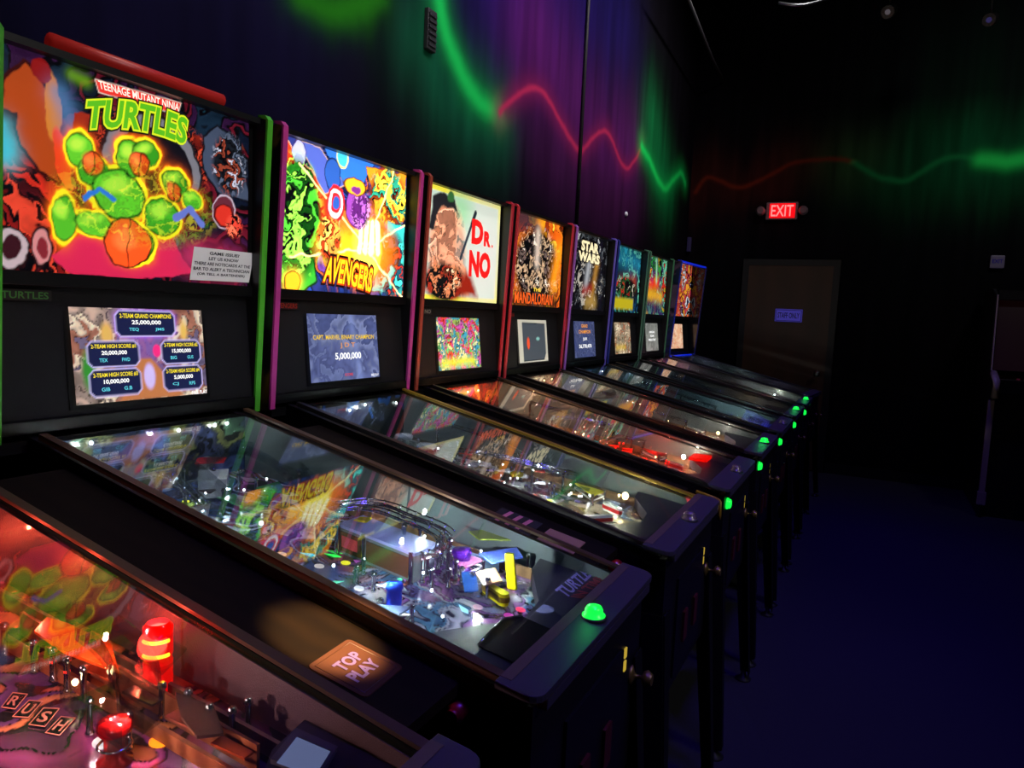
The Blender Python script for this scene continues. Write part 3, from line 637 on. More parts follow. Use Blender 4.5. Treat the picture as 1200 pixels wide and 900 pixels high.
def art2():
    a = Art(200, 150, 1.48, '#101c50', seed=2); a.comic(['#1c3c90', '#283070', '#6a3a90', '#c05a28', '#10183c'], 5, 31, .16)
    a.warp(.02, 12, 3)
    a.poly([(0.042,0.991),(0.136,0.882),(0.444,0.64),(0.419,0.326),(0.034,0.437)], '#d83418', '#f0c890', .01)
    a.poly([(0.107,1.014),(0.279,0.984),(0.473,0.8),(0.316,0.699)], '#4858a8', '#e8b878', .008); a.poly([(0.308,1.011),(0.711,1.023),(0.576,0.763),(0.473,0.8)], '#2c68c0', '#0c1030', .01)
    a.ell(*([(0.448,0.982)][0]), .06, .08, '#3cb0d8', edge='#f0e040'); a.ell(*([(0.374,0.834)][0]), .08, .11, '#28509c', edge='#0c1030'); a.ell(*([(0.136,0.923)][0]), .06, .08, '#a8a8d0', edge='#302050')
    a.poly([(0.64,0.97),(0.997,1.002),(0.977,0.617),(0.722,0.699)], '#d88a20', '#501808', .01); a.comic(['#f0a028', '#d04818', '#f8d840', '#289878', '#803010'], 10, 51, .14, region=(.84, .78, .2, .25))
    a.poly([(0.03,0.768),(0.137,0.854),(0.224,0.793),(0.211,0.531),(0.268,0.066),(0.165,-0.032),(0.03,0.046)], '#2f9a28', '#0c3008', .02); a.comic(['#48b830', '#1c6a18', '#90e048', '#0c3a0c'], 10, 41, .2, region=(.13, .48, .2, .46))
    a.poly([(0.84,0.592),(0.996,0.585),(0.984,0.021),(0.705,0.036),(0.811,0.317)], '#30a8a0', '#102028', .01); a.comic(['#40c0b0', '#184858', '#c83020', '#283848'], 10, 61, .18, region=(.88, .25, .16, .3))
    # bright burst
    c = [(0.659,0.349)][0]; a.ell(*c, .30, .26, '#f08018', soft=.25); a.ell(c[0]-.22, c[1]-.03, .22, .12, '#f8b820', soft=.12); a.ell(*c, .16, .22, '#f8e850', soft=.08)
    for k in range(4): a.line([(c[0]-.05+.045*k, c[1]+.20), (c[0]-.06+.05*k, c[1]-.02)], .025, '#fff8c0', .02); 
    for k in range(4): a.line([(c[0]-.075+.045*k, c[1]+.2), (c[0]-.085+.05*k, c[1]+.02)], .004, '#c06010')
    for (x, y), (x2, y2) in zip([(0.719,0.797),(0.319,0.551),(0.293,0.367),(0.877,0.667),(0.817,0.112)], [(0.882,1.007),(0.137,0.854),(0.093,0.221),(1.013,0.61),(1.002,-0.014)]): a.line([c, (x2, y2)], .006, '#fff0a0', .01)
    a.ell(*([(0.565,0.654)][0]), .12, .16, '#8a3c9c', edge='#301040'); a.comic(['#b060c0', '#702888', '#d890d8', '#401050'], 22, 71, .2, region=(.60, .62, .09, .16), k=.8)
    a.ell(*([(0.547,0.8)][0]), .12, .06, '#f0a820', edge='#502008'); a.ell(*([(0.554,0.777)][0]), .06, .03, '#702878')
    for r, cc in ((.125, '#c82020'), (.098, '#e8e0e0'), (.07, '#c02020'), (.045, '#2850a0')): a.ell(*([(0.399,0.64)][0]), r*.8, r*1.12, cc)
    a.comic(['#f0a040', '#d86020', '#f8d060', '#a83818'], 12, 81, .15, region=(.36, .38, .1, .18))
    a.ell(*([(0.111,0.052)][0]), .07, .06, '#f0a020', edge='#401808', glow=('#f8d040', .02))
    a.haze([(0.331,0.009),(0.599,-0.036)], .08, '#182048', .8)
    a.unwarp(); return a
def art3():
    a = Art(130, 120, 1.48, '#d8d040', seed=2)
    a.poly([(.035, .04), (.965, .04), (.965, .96), (.035, .96)], '#a8bcae'); a.ell(.8, .5, .4, .5, '#b8bdb4', soft=.5); a.ell(.45, .85, .2, .15, '#8ab890', soft=.2)
    a.warp(.02, 14, 5)
    a.poly([(.10, .05), (.12, .80), (.24, .86), (.36, .84), (.42, .70), (.40, .40), (.55, .32), (.60, .05)], '#c88a68', soft=.03)
    a.comic(['#d89a78', '#a8684a', '#e8b898', '#7a4a3a'], 7, 12, .1, region=(.3, .45, .26, .5), k=.8)
    a.poly([(.08, .62), (.12, .90), (.24, .97), (.38, .93), (.42, .80), (.36, .84), (.22, .84), (.16, .74), (.14, .60)], '#1c1c20', soft=.02); a.ell(.33, .94, .06, .05, '#2c5a30', soft=.02)
    a.comic(['#c87a50', '#e8c8a0', '#5a2a1c', '#902c1c', '#101010'], 12, 22, .2, region=(.3, .16, .3, .2))
    a.poly([(.42, .05), (.55, .3), (.62, .25), (.72, .05)], '#7a1c10', soft=.08)
    a.unwarp(); a.line([(.645, .86), (.47, .40)], .02, '#26303a'); a.line([(.645, .86), (.60, .74)], .026, '#1c242c')
    return a
def artN(n):
    a = Art(90, 110, 1.48, '#101010', seed=n)
    if n == 4:
        a.comic(['#f09a18', '#f8c838', '#d85a10', '#e8781a', '#8a2c0c'], 4, 40, .1); a.haze([(.05, .95), (.4, .98)], .18, '#3a2830', .9)
        a.comic(['#1c1614', '#e8dcc8', '#60504a', '#080808', '#b89a78'], 11, 43, .25, region=(.52, .45, .5, .5)); a.haze([(.1, .05), (.9, .05)], .12, '#100c0c', .9); a.haze([(.5, .5), (.5, .85)], .07, '#b8a898', .9)
        a.haze([(.85, .3), (.95, .7)], .12, '#f09018', .8)
    if n == 5:
        a.comic(['#080c10', '#b8b8b8', '#1c2428', '#484c50', '#101010'], 9, 50, .3); a.haze([(.62, .15), (.72, .65)], .08, '#c8903c', .9); a.haze([(.45, .3), (.5, .6)], .08, '#d0d4d8', .8); a.haze([(.4, .25), (.6, .3)], .07, '#b02818', .8); a.haze([(.5, .1), (.7, .12)], .09, '#c8a050', .8)
        a.comic(['#202020', '#d0c8b8', '#000000'], 14, 52, .3, region=(.5, .35, .45, .4), k=.5)
    if n == 6:
        a.comic(['#0c3c5c', '#2890a0', '#104828', '#60c0a0', '#0c1420'], 6, 60, .2); a.haze([(.1, .9), (.9, .8)], .2, '#2080a0', .6); a.haze([(.3, .4), (.8, .5)], .12, '#a83020', .7); a.comic(['#c82c20', '#e8e0c0', '#101010', '#306a38'], 11, 62, .3, region=(.5, .38, .4, .2)); a.poly([(.05, .05), (.8, .05), (.8, .22), (.05, .22)], '#b8a818', soft=.05)
    if n == 7:
        a.comic(['#2c8a40', '#e0b828', '#c82820', '#70c8a0', '#40386a'], 6, 70, .2); a.haze([(.2, .5), (.6, .55)], .12, '#f02818', .8); a.haze([(.1, .35), (.8, .3)], .12, '#f0b020', .8); a.haze([(.2, .1), (.8, .1)], .16, '#28204a', .8); a.haze([(.5, .95), (.55, .6)], .05, '#a0e8b0', .8)
    if n == 8:
        a.comic(['#e06838', '#d0d8e0', '#1c1c40', '#f0a030', '#c83c50'], 6, 80, .22); a.haze([(.5, .1), (.5, .5)], .15, '#c84018', .6); a.haze([(.1, .4), (.15, .1)], .1, '#8090a8', .7)
    return a
ART = {1: art1(), 2: art2(), 3: art3()}
for n in (4, 5, 6, 7, 8): ART[n] = artN(n)
def scr(n):
    a = Art(110 if n < 3 else 60, 70 if n < 3 else 50, 1.65, '#202840', seed=n)
    if n == 1:
        a.comic(['#7a6a60', '#a89080', '#5a5068', '#8a5a48', '#c8b8a0'], 5, 11, .08, k=1); a.haze([(.5, .9), (.5, .4)], .25, '#7a50a0', .6)
        a.ell(.24, .72, .07, .12, '#c8a050', soft=.05); a.ell(.83, .75, .05, .12, '#d0a850', soft=.05); a.poly([(.3, 0), (.45, .45), (.55, .45), (.8, 0)], '#a8683c', soft=.03)
        a.ell(.6, .53, .05, .07, '#e02870', soft=.02); a.ell(.53, .25, .07, .14, '#b8a8d8', soft=.03); a.ell(.1, .35, .07, .2, '#2a7a28', soft=.05)
        for (x0, y0, x1, y1) in ((.31, .70, .76, .97), (.10, .38, .46, .64), (.64, .38, .96, .64), (.10, .07, .46, .34), (.64, .07, .96, .34)):
            c = .03
            p = [(x0+c, y0), (x1-c, y0), (x1, y0+.05), (x1, y1-.05), (x1-c, y1), (x0+c, y1), (x0, y1-.05), (x0, y0+.05)]
            a.poly(p, '#181c3c', '#c8c0f0', .018, glow=('#a050e0', .02) if y0 > .6 else None)
    if n == 2:
        a.C[:] = srgb('#4c5678'); a.comic(['#404a78', '#5a6488', '#48507a', '#6a7498'], 4, 2, .0, k=.7); a.haze([(.6, 1), (.7, 0)], .08, '#7080b0', .5)
    if n == 3: a.comic(['#c83c30', '#60c070', '#e8e0a0', '#3088a0', '#8aa850', '#b050a0'], 7, 33, .1); a.haze([(.1, .12), (.8, .15)], .1, '#c8d830', .7)
    if n == 4: a.C[:] = srgb('#a8a898'); a.poly([(.15, .05), (.85, .05), (.92, .2), (.92, .9), (.15, .92)], '#3c444a', '#20282c', .03); a.ell(.32, .45, .08, .14, '#c84828'); a.ell(.66, .55, .1, .04, '#70a8a0')
    if n == 5: a.C[:] = srgb('#3c4468'); a.comic(['#38406a', '#545c80', '#40486a'], 5, 5, 0, k=.6)
    if n == 6: a.comic(['#b8a080', '#e0d0b0', '#a06848', '#8a8068'], 7, 36, .1); a.haze([(.1, .2), (.6, .2)], .1, '#c8a838', .7)
    if n == 7: a.C[:] = srgb('#6c7068'); a.comic(['#6a6e68', '#80847c'], 5, 7, 0, k=.5)
    if n == 8: a.C[:] = srgb('#d8a078'); a.comic(['#e0a880', '#c88860', '#e8c0a0'], 8, 8, .03, k=.8)
    return a
def pfart(n, res=(70, 120)):
    pal = {0: ['#8a3a64', '#b05038', '#5a3464', '#c87848', '#4a2840'], 1: ['#7a84a8', '#3a3c70', '#b8a0a4', '#8a5a8a', '#a05848', '#d8d8e0', '#3a5a88', '#50506a'],
           2: ['#8a8478', '#5a6a78', '#c8b890', '#7a5a40', '#d0d0c8'], 3: ['#c85a30', '#a02818', '#d89058', '#802010'], 4: ['#a88a70', '#c8a888', '#705040', '#902818'],
           5: ['#28404a', '#3a5060', '#182830', '#506a70'], 6: ['#285058', '#407a80', '#1c3038', '#80a8a8'], 7: ['#8a4a58', '#6a3a4a', '#a8788a', '#50404a'], 8: ['#40385a', '#28284a', '#5a5a78']}[n]
    a = Art(res[0], res[1], .52/1.055, '#303030', seed=n); a.comic(pal, 9, 200+n, .13)
    return a
def backart(n):
    pal = {0: ['#7a2030', '#401020'], 1: ['#4a5a8a', '#7a5a8a', '#3a4a5a', '#4a6a50', '#6a6a3a', '#2c3450'], 2: ['#1c4a8a', '#2c3444', '#14181c', '#3a3020'], 3: ['#c04020', '#e08030', '#902010'], 4: ['#c8a080', '#a06048', '#e0c8a8'],
           5: ['#284858', '#182c38'], 6: ['#304858', '#182c30'], 7: ['#c85070', '#e090a0'], 8: ['#304060', '#182030']}[n]
    a = Art(80, 26, 3.5, '#202020', seed=n); a.comic(pal, 2.2, 300+n, .1); return a

# nearest playfields carry extra printed features
PF = {n: pfart(n) for n in range(2, 9)}
PF[1] = pfart(1, (150, 280)); PF[0] = pfart(0, (170, 300))
def pfuv(x, y): return ((y+.26)/.52, (1.40-x)/1.055)
a = PF[1]
for (x, y), c, r in zip([(0.957,0.07),(1.186,0.054),(0.988,-0.047),(1.125,-0.01),(0.907,-0.078)], ['#9a4a40', '#4a88a8', '#7a2838', '#c8783c', '#3a3e70'], (.05, .05, .03, .03, .05)):
    a.ell(*pfuv(x, y), r, r*.7, c, soft=.03)
a.comic(['#b0a0a8', '#704a3a', '#c8643c', '#383c70', '#5088a0', '#d8d0d0', '#8a4a8a'], 16, 77, .16, region=(.5, .22, .6, .2), k=.8)
a = PF[0]
a.C = a.C*1.2
for k, (x, y) in enumerate([(0.89,0.094),(0.93,0.09),(0.952,0.095),(0.996,0.097)]): pass
a.unwarp()

def lt(name_, s_, pts, m, parent, f=TL, **kw): return text(name_, s_, tq(f, pts), m, parent, **kw)
def box_uv(x0, y0, x1, y1): return [(x0, y0), (x1, y0), (x1, y1), (x0, y1)]
def sc3(u, v): p = SC(u, v); return (p[0]+.0045, p[1], p[2])

W_ = (.92, .97, 1.0); WM = (1, .62, .38); RD = (1, .08, .04); TE = (.6, .95, 1)
art_m = mat('translite_film', '#000000', .25, attr='Col', attr_e=1.2)
art_mb = mat('bright_translite_film', '#000000', .25, attr='Col', attr_e=2.1)
art_md = mat('dim_translite_film', '#000000', .25, attr='Col', attr_e=.8)
blade_red = mat('red_lit_blade', '#3a2a2c', .3, coat=.2, spec=.6, bump=.2, bscale=600)
cfgs = {
 0: dict(rail='#4a3828', trim=('#a03030', '#a03030'), action='d', decal='#20101a', apron='#1a1526', blade=mat('speckled_blade', '#5a4448', .3, coat=.3, bump=.5, bscale=500),
   lamps=[(.55, .2, .07, RD, 1.0), (.75, .22, .09, RD, .5), (.95, .05, .09, (1, .35, .3), .9), (0.97, .225, .085, RD, .5), (1.12, -.12, .09, (1, .62, .7), 1.5), (1.10, .10, .075, (1, .6, .58), 1.3), (1.2, -.05, .06, (1, .6, .6), .8), (.98, .16, .10, (1, .55, .55), .9), (.8, -.1, .1, (1, .5, .5), .8)]),
 1: dict(rail='#4a3424', trim=('#48a828', '#48a828'), action='g', artm=art_m, decal='#101a10',
   lamps=[(.40, -.18, .13, W_, .35), (.39, 0, .13, W_, .25), (.39, .18, .13, W_, .2), (.70, -.22, .05, W_, .35), (.58, -.08, .07, W_, .45), (.98, .18, .11, W_, 1.4), (1.08, -.13, .08, W_, 2.2), (1.18, .1, .07, W_, 2.4), (1.04, .0, .10, W_, .4)],
   bulbs=[(.352, -.185, .135, m_white_e), (.352, .04, .135, m_white_e), (.352, .19, .135, m_white_e), (.352, .15, .135, m_white_e), (.80, -.235, .05, m_white_e), (.76, -.1, .06, m_white_e)]),
 2: dict(rail='#8a6c10', rail2='#141214', corner=True, trim=('#b83a88', '#b83a88'), action='d', artm=art_mb, decal='#20180c', boxart='b', lip='#a88a70',
   lamps=[(.40, .05, .12, W_, .5), (.5, -.2, .08, (.3, .5, 1), .3), (1.0, 0, .07, W_, 1.0), (1.15, -.08, .06, (1, .98, .85), 1.2), (.85, -.15, .07, W_, .6), (1.22, .12, .06, (1, .95, .7), .9)],
   bulbs=[(.352, .02, .13, m_white_e), (.352, -.06, .12, m_white_e), (.352, .2, .12, m_white_e), (1.20, .16, .035, m_warm_e)]),
 3: dict(rail='#141214', trim=('#9a4030', '#b02838'), action='d', artm=art_m, decal='#201010', lip='#a08a50',
   lamps=[(.42, -.2, .1, (1, .3, .08), 1.2), (.42, .05, .1, (1, .5, .25), 1.0), (.6, 0, .1, (1, .5, .28), .8), (.8, .1, .1, (1, .3, .2), .5), (1.0, -.05, .08, RD, 1.1), (1.1, .12, .06, RD, .8), (1.23, .15, .05, (1, .8, .6), 1.0), (.85, -.15, .06, (.4, 1, .9), .25)],
   bulbs=[(.352, -.2, .12, m_warm_e), (.352, -.12, .12, m_warm_e), (.352, -.04, .12, m_warm_e), (.352, .05, .12, m_warm_e)]),
 4: dict(rail='#141214', trim=('#c03840', '#b83048'), action='g', artm=art_m, decal='#181010',
   lamps=[(.42, -.15, .1, (1, .8, .6), .6), (.42, .1, .1, (1, .8, .6), .6), (.75, .1, .08, RD, .7), (1.1, 0, .07, (1, .85, .7), .5), (1.22, .12, .05, (1, .85, .7), .8), (.6, 0, .1, (1, .8, .6), .5)],
   bulbs=[(.352, -.2+.1*k, .12, m_warm_e) for k in range(4)]),
 5: dict(rail='#121214', trim=('#a868c0', '#7868d0'), action='d', artm=art_m, decal='#101018', boxart='r',
   lamps=[(.42, 0, .1, (.5, .8, 1), .25), (1.05, -.1, .07, TE, .9), (1.2, .05, .06, TE, .8)], bulbs=[(.352, -.1, .12, m_white_e), (.352, .15, .12, m_white_e)]),
 6: dict(rail='#121214', trim=('#2c3a90', '#5a8a6a'), action='g', artm=art_md, decal='#101018', boxart='b2',
   lamps=[(.5, 0, .1, (.6, .7, .8), .12), (1.1, 0, .07, (1, .6, .3), .35), (1.2, 0, .07, (1, .9, .8), .2)]),
 7: dict(rail='#121214', trim=('#5a8a6a', '#4a8a5c'), action='g', artm=art_md, decal='#101018',
   lamps=[(.42, 0, .1, (1, .4, .55), .5), (.42, -.2, .1, (1, .8, .9), .4), (1.0, 0, .07, (.9, .9, .9), .5), (1.22, .12, .06, (1, .95, .8), 1.4)], bulbs=[(.352, -.2, .12, m_white_e), (1.22, .1, .04, m_warm_e)]),
 8: dict(rail='#181a28', trim=('#2838a8', '#20286a'), action=None, artm=art_md, decal='#141030', boxart='p', fx=(.345, .40), ledtrim=True,
   boxm=mat('gloss_wing_black', '#0c0c12', .12, coat=.5),
   lamps=[(.42, 0, .1, (.6, .6, .9), .15), (.75, 0, .08, (.8, 1, 1), .3), (1.1, 0, .08, (.5, .4, .8), .15)], bulbs=[(.352, -.15, .12, m_white_e), (.75, .05, .05, m_white_e)]),
}
LAB = {
 0: 'nearest pinball machine, cut by the frame, red-lit playfield with RUSH inserts',
 1: 'pinball machine with TEENAGE MUTANT NINJA TURTLES backglass and green trim',
 2: 'pinball machine with AVENGERS backglass, magenta trim and yellow side rails',
 3: 'pinball machine with pale yellow-framed DR. NO backglass and orange-lit playfield',
 4: 'pinball machine with fiery orange MANDALORIAN backglass between red trims',
 5: 'pinball machine with black and silver STAR WARS backglass and violet trim',
 6: 'pinball machine with teal jungle-coloured backglass, next after the STAR WARS one',
 7: 'pinball machine with green and red backglass, second to last in the row',
 8: 'last pinball machine of the row, blue-lit frame around its backbox',
}
def boxart(k):
    pal = {'b': ['#141c14', '#2c4a28', '#5a4a18', '#0c0c10'], 'r': ['#8a1c1c', '#a82c2c', '#5a1010'], 'b2': ['#141c5a', '#202878', '#0c1038'], 'p': ['#2a2858', '#3c2c48', '#14142c', '#5a4858', '#1c3048']}[k]
    a = Art(24, 60, .3, '#101010'); a.comic(pal, 4, 400+ord(k[0]), .1); return a
ROOT = {}; PART = {}
for n in range(0, 9):
    root = empty('pinball_machine', (0, (n-1)*S, 0))
    if n == 8: root.location = (.0, 7*S+.07, 0); root.rotation_euler = (0, 0, math.radians(-5))
    tag(root, LAB[n], 'pinball machine', 'pinball machines in a row along the mural wall')
    c = cfgs[n]; c['pf'] = PF[n]; c['back'] = backart(n)
    c['art'] = ART[n] if n else Art(4, 4, 1.48, '#401010'); c['scr'] = scr(n) if n else Art(4, 4, 1.6, '#302040')
    if 'boxart' in c: c['boxart'] = boxart(c['boxart'])
    PART[n] = machine(n, c, root); ROOT[n] = root

# ---- titles on the translites
def emt(c, k=1.2): return m_em('lettering_%s' % c[1:], c, k)
t = PART[1]['tl']
q = [(0.334,0.918),(0.649,0.929),(0.652,0.982),(0.325,0.968)]
text('title_lettering', 'TEENAGE MUTANT NINJA', tq(TL, q), emt('#f8f0e0'), t, .015)
q = [(0.275,0.711),(0.677,0.765),(0.692,0.911),(0.288,0.854)]
for g_, c_, l_ in ((.10, '#081005', .0016), (.055, '#d8e820', .0020), (.0, '#58b818', .0024)):
    text('title_lettering', 'TURTLES', tq(TL, q), emt(c_, 1.1), t, .03, bend=.28, lift=l_, grow=g_)
t = PART[2]['tl']; q = [(0.317,0.071),(0.699,0.016),(0.716,0.203),(0.345,0.248)]
for g_, c_, l_ in ((.12, '#200204', .0016), (.05, '#e05008', .0020), (.0, '#f8f020', .0024)):
    text('title_lettering', 'AVENGERS', tq(TL, q), emt(c_, 1.3), t, .02, bend=.08, lift=l_, grow=g_)
text('title_lettering', 'INFINITY QUEST', tq(TL, [(0.487,0.046),(0.684,0.014),(0.684,0.048),(0.485,0.077)]), emt('#f83010', 1.2), t, .02)
t = PART[3]['tl']
for s_, q in (('D', box_uv(.60, .56, .76, .80)), ('R', box_uv(.77, .56, .87, .71)), ('.', box_uv(.885, .56, .905, .59)), ('NO', box_uv(.58, .24, .88, .50))):
    text('title_lettering', s_, tq(TL, q), emt('#e81010', 1.3), t, .06 if s_ != '.' else 0)
t = PART[4]['tl']; text('title_lettering', 'THE', tq(TL, box_uv(.45, .17, .6, .21)), emt('#f8d030'), t, .02)
for g_, c_, l_ in ((.05, '#200404', .0016), (.0, '#f86018', .0022)): text('title_lettering', 'MANDALORIAN', tq(TL, box_uv(.12, .02, .84, .15)), emt(c_), t, .02, lift=l_, grow=g_)
t = PART[5]['tl']
for s_, q in (('STAR', box_uv(.28, .78, .74, .92)), ('WARS', box_uv(.22, .64, .78, .77))):
    for g_, c_, l_ in ((.06, '#100c08', .0016), (.0, '#f8e8b8', .0022)): text('title_lettering', s_, tq(TL, q), emt(c_), t, .05, lift=l_, grow=g_)
# ---- display texts
d_ = PART[1]['scr']; YE = emt('#f8e020', 1.1); WH = emt('#ffffff', 1.1); CY = emt('#60d8e8', 1.0)
def card(x0, y0, x1, y1, a_, b_, c_, e_):
    w_ = x1-x0; h_ = y1-y0
    lt('screen_text', a_, box_uv(x0+.06*w_, y0+.72*h_, x1-.06*w_, y0+.90*h_), YE, d_, sc3, bold=.02)
    lt('screen_text', b_, box_uv(x0+.25*w_, y0+.44*h_, x1-.25*w_, y0+.64*h_), WH, d_, sc3, bold=.03)
    lt('screen_text', c_, box_uv(x0+.2*w_, y0+.18*h_, x0+.36*w_, y0+.33*h_), CY, d_, sc3, bold=.02)
    lt('screen_text', e_, box_uv(x0+.64*w_, y0+.18*h_, x0+.8*w_, y0+.33*h_), CY, d_, sc3, bold=.02)
card(.31, .70, .76, .97, '2-TEAM GRAND CHAMPIONS', '25,000,000', 'TEQ', 'JMS')
card(.10, .38, .46, .64, '2-TEAM HIGH SCORE #1', '20,000,000', 'TEX', 'FWD'); card(.64, .38, .96, .64, '2-TEAM HIGH SCORE #2', '15,000,000', 'BIG', 'GUS')
card(.10, .07, .46, .34, '2-TEAM HIGH SCORE #3', '10,000,000', 'GIB', 'G.B'); card(.64, .07, .96, .34, '2-TEAM HIGH SCORE #4', '5,000,000', 'CJ', 'RPS')
lt('screen_text', 'FREE PLAY', box_uv(.86, .0, .995, .045), WH, d_, sc3)
d_ = PART[2]['scr']
lt('screen_text', 'CAPT. MARVEL BINARY CHAMPION', box_uv(.06, .62, .94, .69), emt('#f0c828', 1), d_, sc3); lt('screen_text', 'J D T', box_uv(.42, .48, .64, .57), emt('#e8a050', 1), d_, sc3)
lt('screen_text', '5,000,000', box_uv(.34, .30, .72, .42), WH, d_, sc3, bold=.03); lt('screen_text', 'FREE PLAY', box_uv(.86, .02, .98, .06), WH, d_, sc3)
lt('screen_text', 'SCORE', box_uv(.46, .06, .58, .10), emt('#e03020', 1), d_, sc3)
d_ = PART[3]['scr']; lt('screen_text', 'GRAND CHAMPION', box_uv(.08, .12, .72, .20), emt('#f8f040', 1), d_, sc3)
d_ = PART[5]['scr']; lt('screen_text', 'GRAND', box_uv(.35, .82, .65, .92), emt('#f09830', 1), d_, sc3); lt('screen_text', 'CHAMPION', box_uv(.22, .66, .78, .76), emt('#f09830', 1), d_, sc3); lt('screen_text', 'JLR', box_uv(.4, .45, .6, .55), WH, d_, sc3); lt('screen_text', '56,770,470', box_uv(.2, .24, .8, .36), WH, d_, sc3)
d_ = PART[7]['scr']; lt('screen_text', 'HIGH', box_uv(.3, .64, .7, .72), WH, d_, sc3); lt('screen_text', 'SCORE', box_uv(.35, .5, .65, .58), WH, d_, sc3); lt('screen_text', 'PRESS START', box_uv(.2, .36, .8, .44), WH, d_, sc3)
for n in (4, 6, 8):
    pass
# badge lettering near the speaker panels
for n, s_, c_ in ((1, 'TURTLES', '#4a8a40'), (2, 'AVENGERS', '#a83020'), (3, 'DR. NO', '#a8a890'), (4, 'MANDALORIAN', '#b03020')):
    bz = [c for c in ROOT[n].children if c.name.startswith('maker_badge')][0]
    text('badge_lettering', s_, [(.270, -.318, 1.419), (.270, -.222, 1.419), (.270, -.222, 1.434), (.270, -.318, 1.434)], paint(c_), bz, .02, lift=.001)

# ---- TMNT machine extras: red topper bar, paper notice on the backglass
tb = MB().tube([(.25, -.20, 1.958), (.25, .255, 1.958)], .018, 12).build('topper_bar', mat('red_topper', '#b02824', .4, emit='#c02018', es=.12), ROOT[1])
nt_ = empty('paper_notice', (.283, .2, 1.52)); tag(nt_, 'white typed paper notice taped to the lower right of the TURTLES backglass', 'notice')
q = [TL(*p) for p in [(0.703,0.014),(1.008,0.023),(1.034,0.21),(0.723,0.207)]]
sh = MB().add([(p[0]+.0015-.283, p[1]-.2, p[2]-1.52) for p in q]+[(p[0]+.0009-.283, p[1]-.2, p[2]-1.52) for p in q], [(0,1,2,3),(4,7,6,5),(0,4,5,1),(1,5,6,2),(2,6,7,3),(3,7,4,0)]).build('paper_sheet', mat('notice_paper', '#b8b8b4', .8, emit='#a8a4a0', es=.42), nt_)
qq = [Vector((p[0]+.0015-.283, p[1]-.2, p[2]-1.52)) for p in q]
def qpt(u, v): return tuple((qq[0]*(1-u)+qq[1]*u)*(1-v)+(qq[3]*(1-u)+qq[2]*u)*v)
for k, (s_, wd) in enumerate((('GAME ISSUE?', .5), ('LET US KNOW', .5), ('THERE ARE NOTECARDS AT THE', .94), ('BAR TO ALERT A TECHNICIAN', .94), ('(OR TELL A BARTENDER)', .8))):
    v0 = .80-k*.165; text('notice_text', s_, [qpt(.5-wd/2, v0), qpt(.5+wd/2, v0), qpt(.5+wd/2, v0+.10), qpt(.5-wd/2, v0+.10)], paint('#141414'), sh, .03, lift=.0006)

# ---- playfield furniture
def generic(n, seed, lampm, cols, dens=1.0):
    r = ROOT[n]; rn = random.Random(seed)
    for x, y in ((.50, -.07), (.58, .05), (.47, .08)): bumper(r, x, y, plast(rn.choice(cols)))
    sling(r, [(1.05, -.20), (1.14, -.12), (1.15, -.20)], rn.choice(cols), lampm); sling(r, [(1.05, .17), (1.14, .09), (1.15, .17)], rn.choice(cols), lampm)
    flipper(r, 1.19, -.10, 40); flipper(r, 1.19, .075, -40-0+(-0)) 
    wireform(r, [(.62, -.20, .09), (.75, -.22, .08), (.9, -.22, .07), (1.05, -.225, .045)])
    wireform(r, [(.55, .16, .10), (.7, .19, .09), (.85, .15, .08), (.95, .10, .07), (1.05, .19, .05)])
    plastic_ramp(r, [(.82, -.06, .01), (.7, -.08, .04), (.58, -.14, .09), (.48, -.18, .10)])
    for k in range(int(14*dens)):
        x = rn.uniform(.45, 1.05); y = rn.uniform(-.23, .19)
        post(r, x, y, rn.choice((.03, .045, .06)))
    for k in range(int(5*dens)):
        x = rn.uniform(.5, 1.0); y = rn.uniform(-.2, .15); s_ = rn.uniform(.02, .04)
        plate(r, 'playfield_plastic', [(x, y), (x+s_, y+s_*.6), (x+s_*.4, y+s_*1.6)], .04, .003, plast(rn.choice(cols)))
    for k in range(7): insert(r, rn.uniform(.8, 1.1), rn.uniform(-.12, .1), rn.choice(cols), rn.choice(('round', 'arrow', 'tri')), rn.uniform(0, 360), .009)
    for k in range(8): bulb(r, rn.uniform(.5, 1.15), rn.uniform(-.22, .2), rn.uniform(.015, .04), lampm, .003)
generic(2, 5, m_white_e, ['#e8e040', '#3a70c0', '#d0d0d0', '#c04030', '#6a5a9a'], 3.0)
generic(3, 6, m_warm_e, ['#c82018', '#e8a028', '#20a8a0', '#e8e0d0'])
generic(4, 7, m_warm_e, ['#d8d0c0', '#c83020', '#e8a040'])
generic(5, 8, m_white_e, ['#405a70', '#90a8b0', '#2850c0'], .6)
generic(6, 9, m_white_e, ['#70b0b0', '#c87830', '#e8e8e8'], .6)
generic(7, 10, m_warm_e, ['#c05070', '#d8d8d8'], .6)
generic(8, 11, m_white_e, ['#5048a0', '#a0a0c0'], .6)

# extra lit furniture: clear and chrome clutter on machine 2, red and teal lights on machine 3, apron displays
rn = random.Random(44); r = ROOT[2]
for k in range(22): bulb(r, rn.uniform(.75, 1.2), rn.uniform(-.24, .2), rn.uniform(.015, .05), m_white_e, .0025)
for k in range(10):
    x, y = rn.uniform(.75, 1.1), rn.uniform(-.22, .15); plate(r, 'playfield_plastic', [(x, y), (x+.035, y+.01), (x+.03, y+.04), (x, y+.03)], rn.uniform(.03, .055), .003, m_clear if k % 2 else plast(rn.choice(['#d8d8d0', '#a8c0c8', '#c89860'])))
wireform(r, [(.72, -.1, .09), (.85, -.05, .10), (.98, .0, .095), (1.06, .08, .08), (1.02, .15, .06)])
MB().lathe((.93, .0, pz(.93)+.05), [(.018, 0), (.02, .004), (.02, .01), (.01, .014)], 18).build('yellow_disc', plast('#c8b020'), r)
r = ROOT[3]; m_rb = m_em('red_led', '#ff1408', 5)
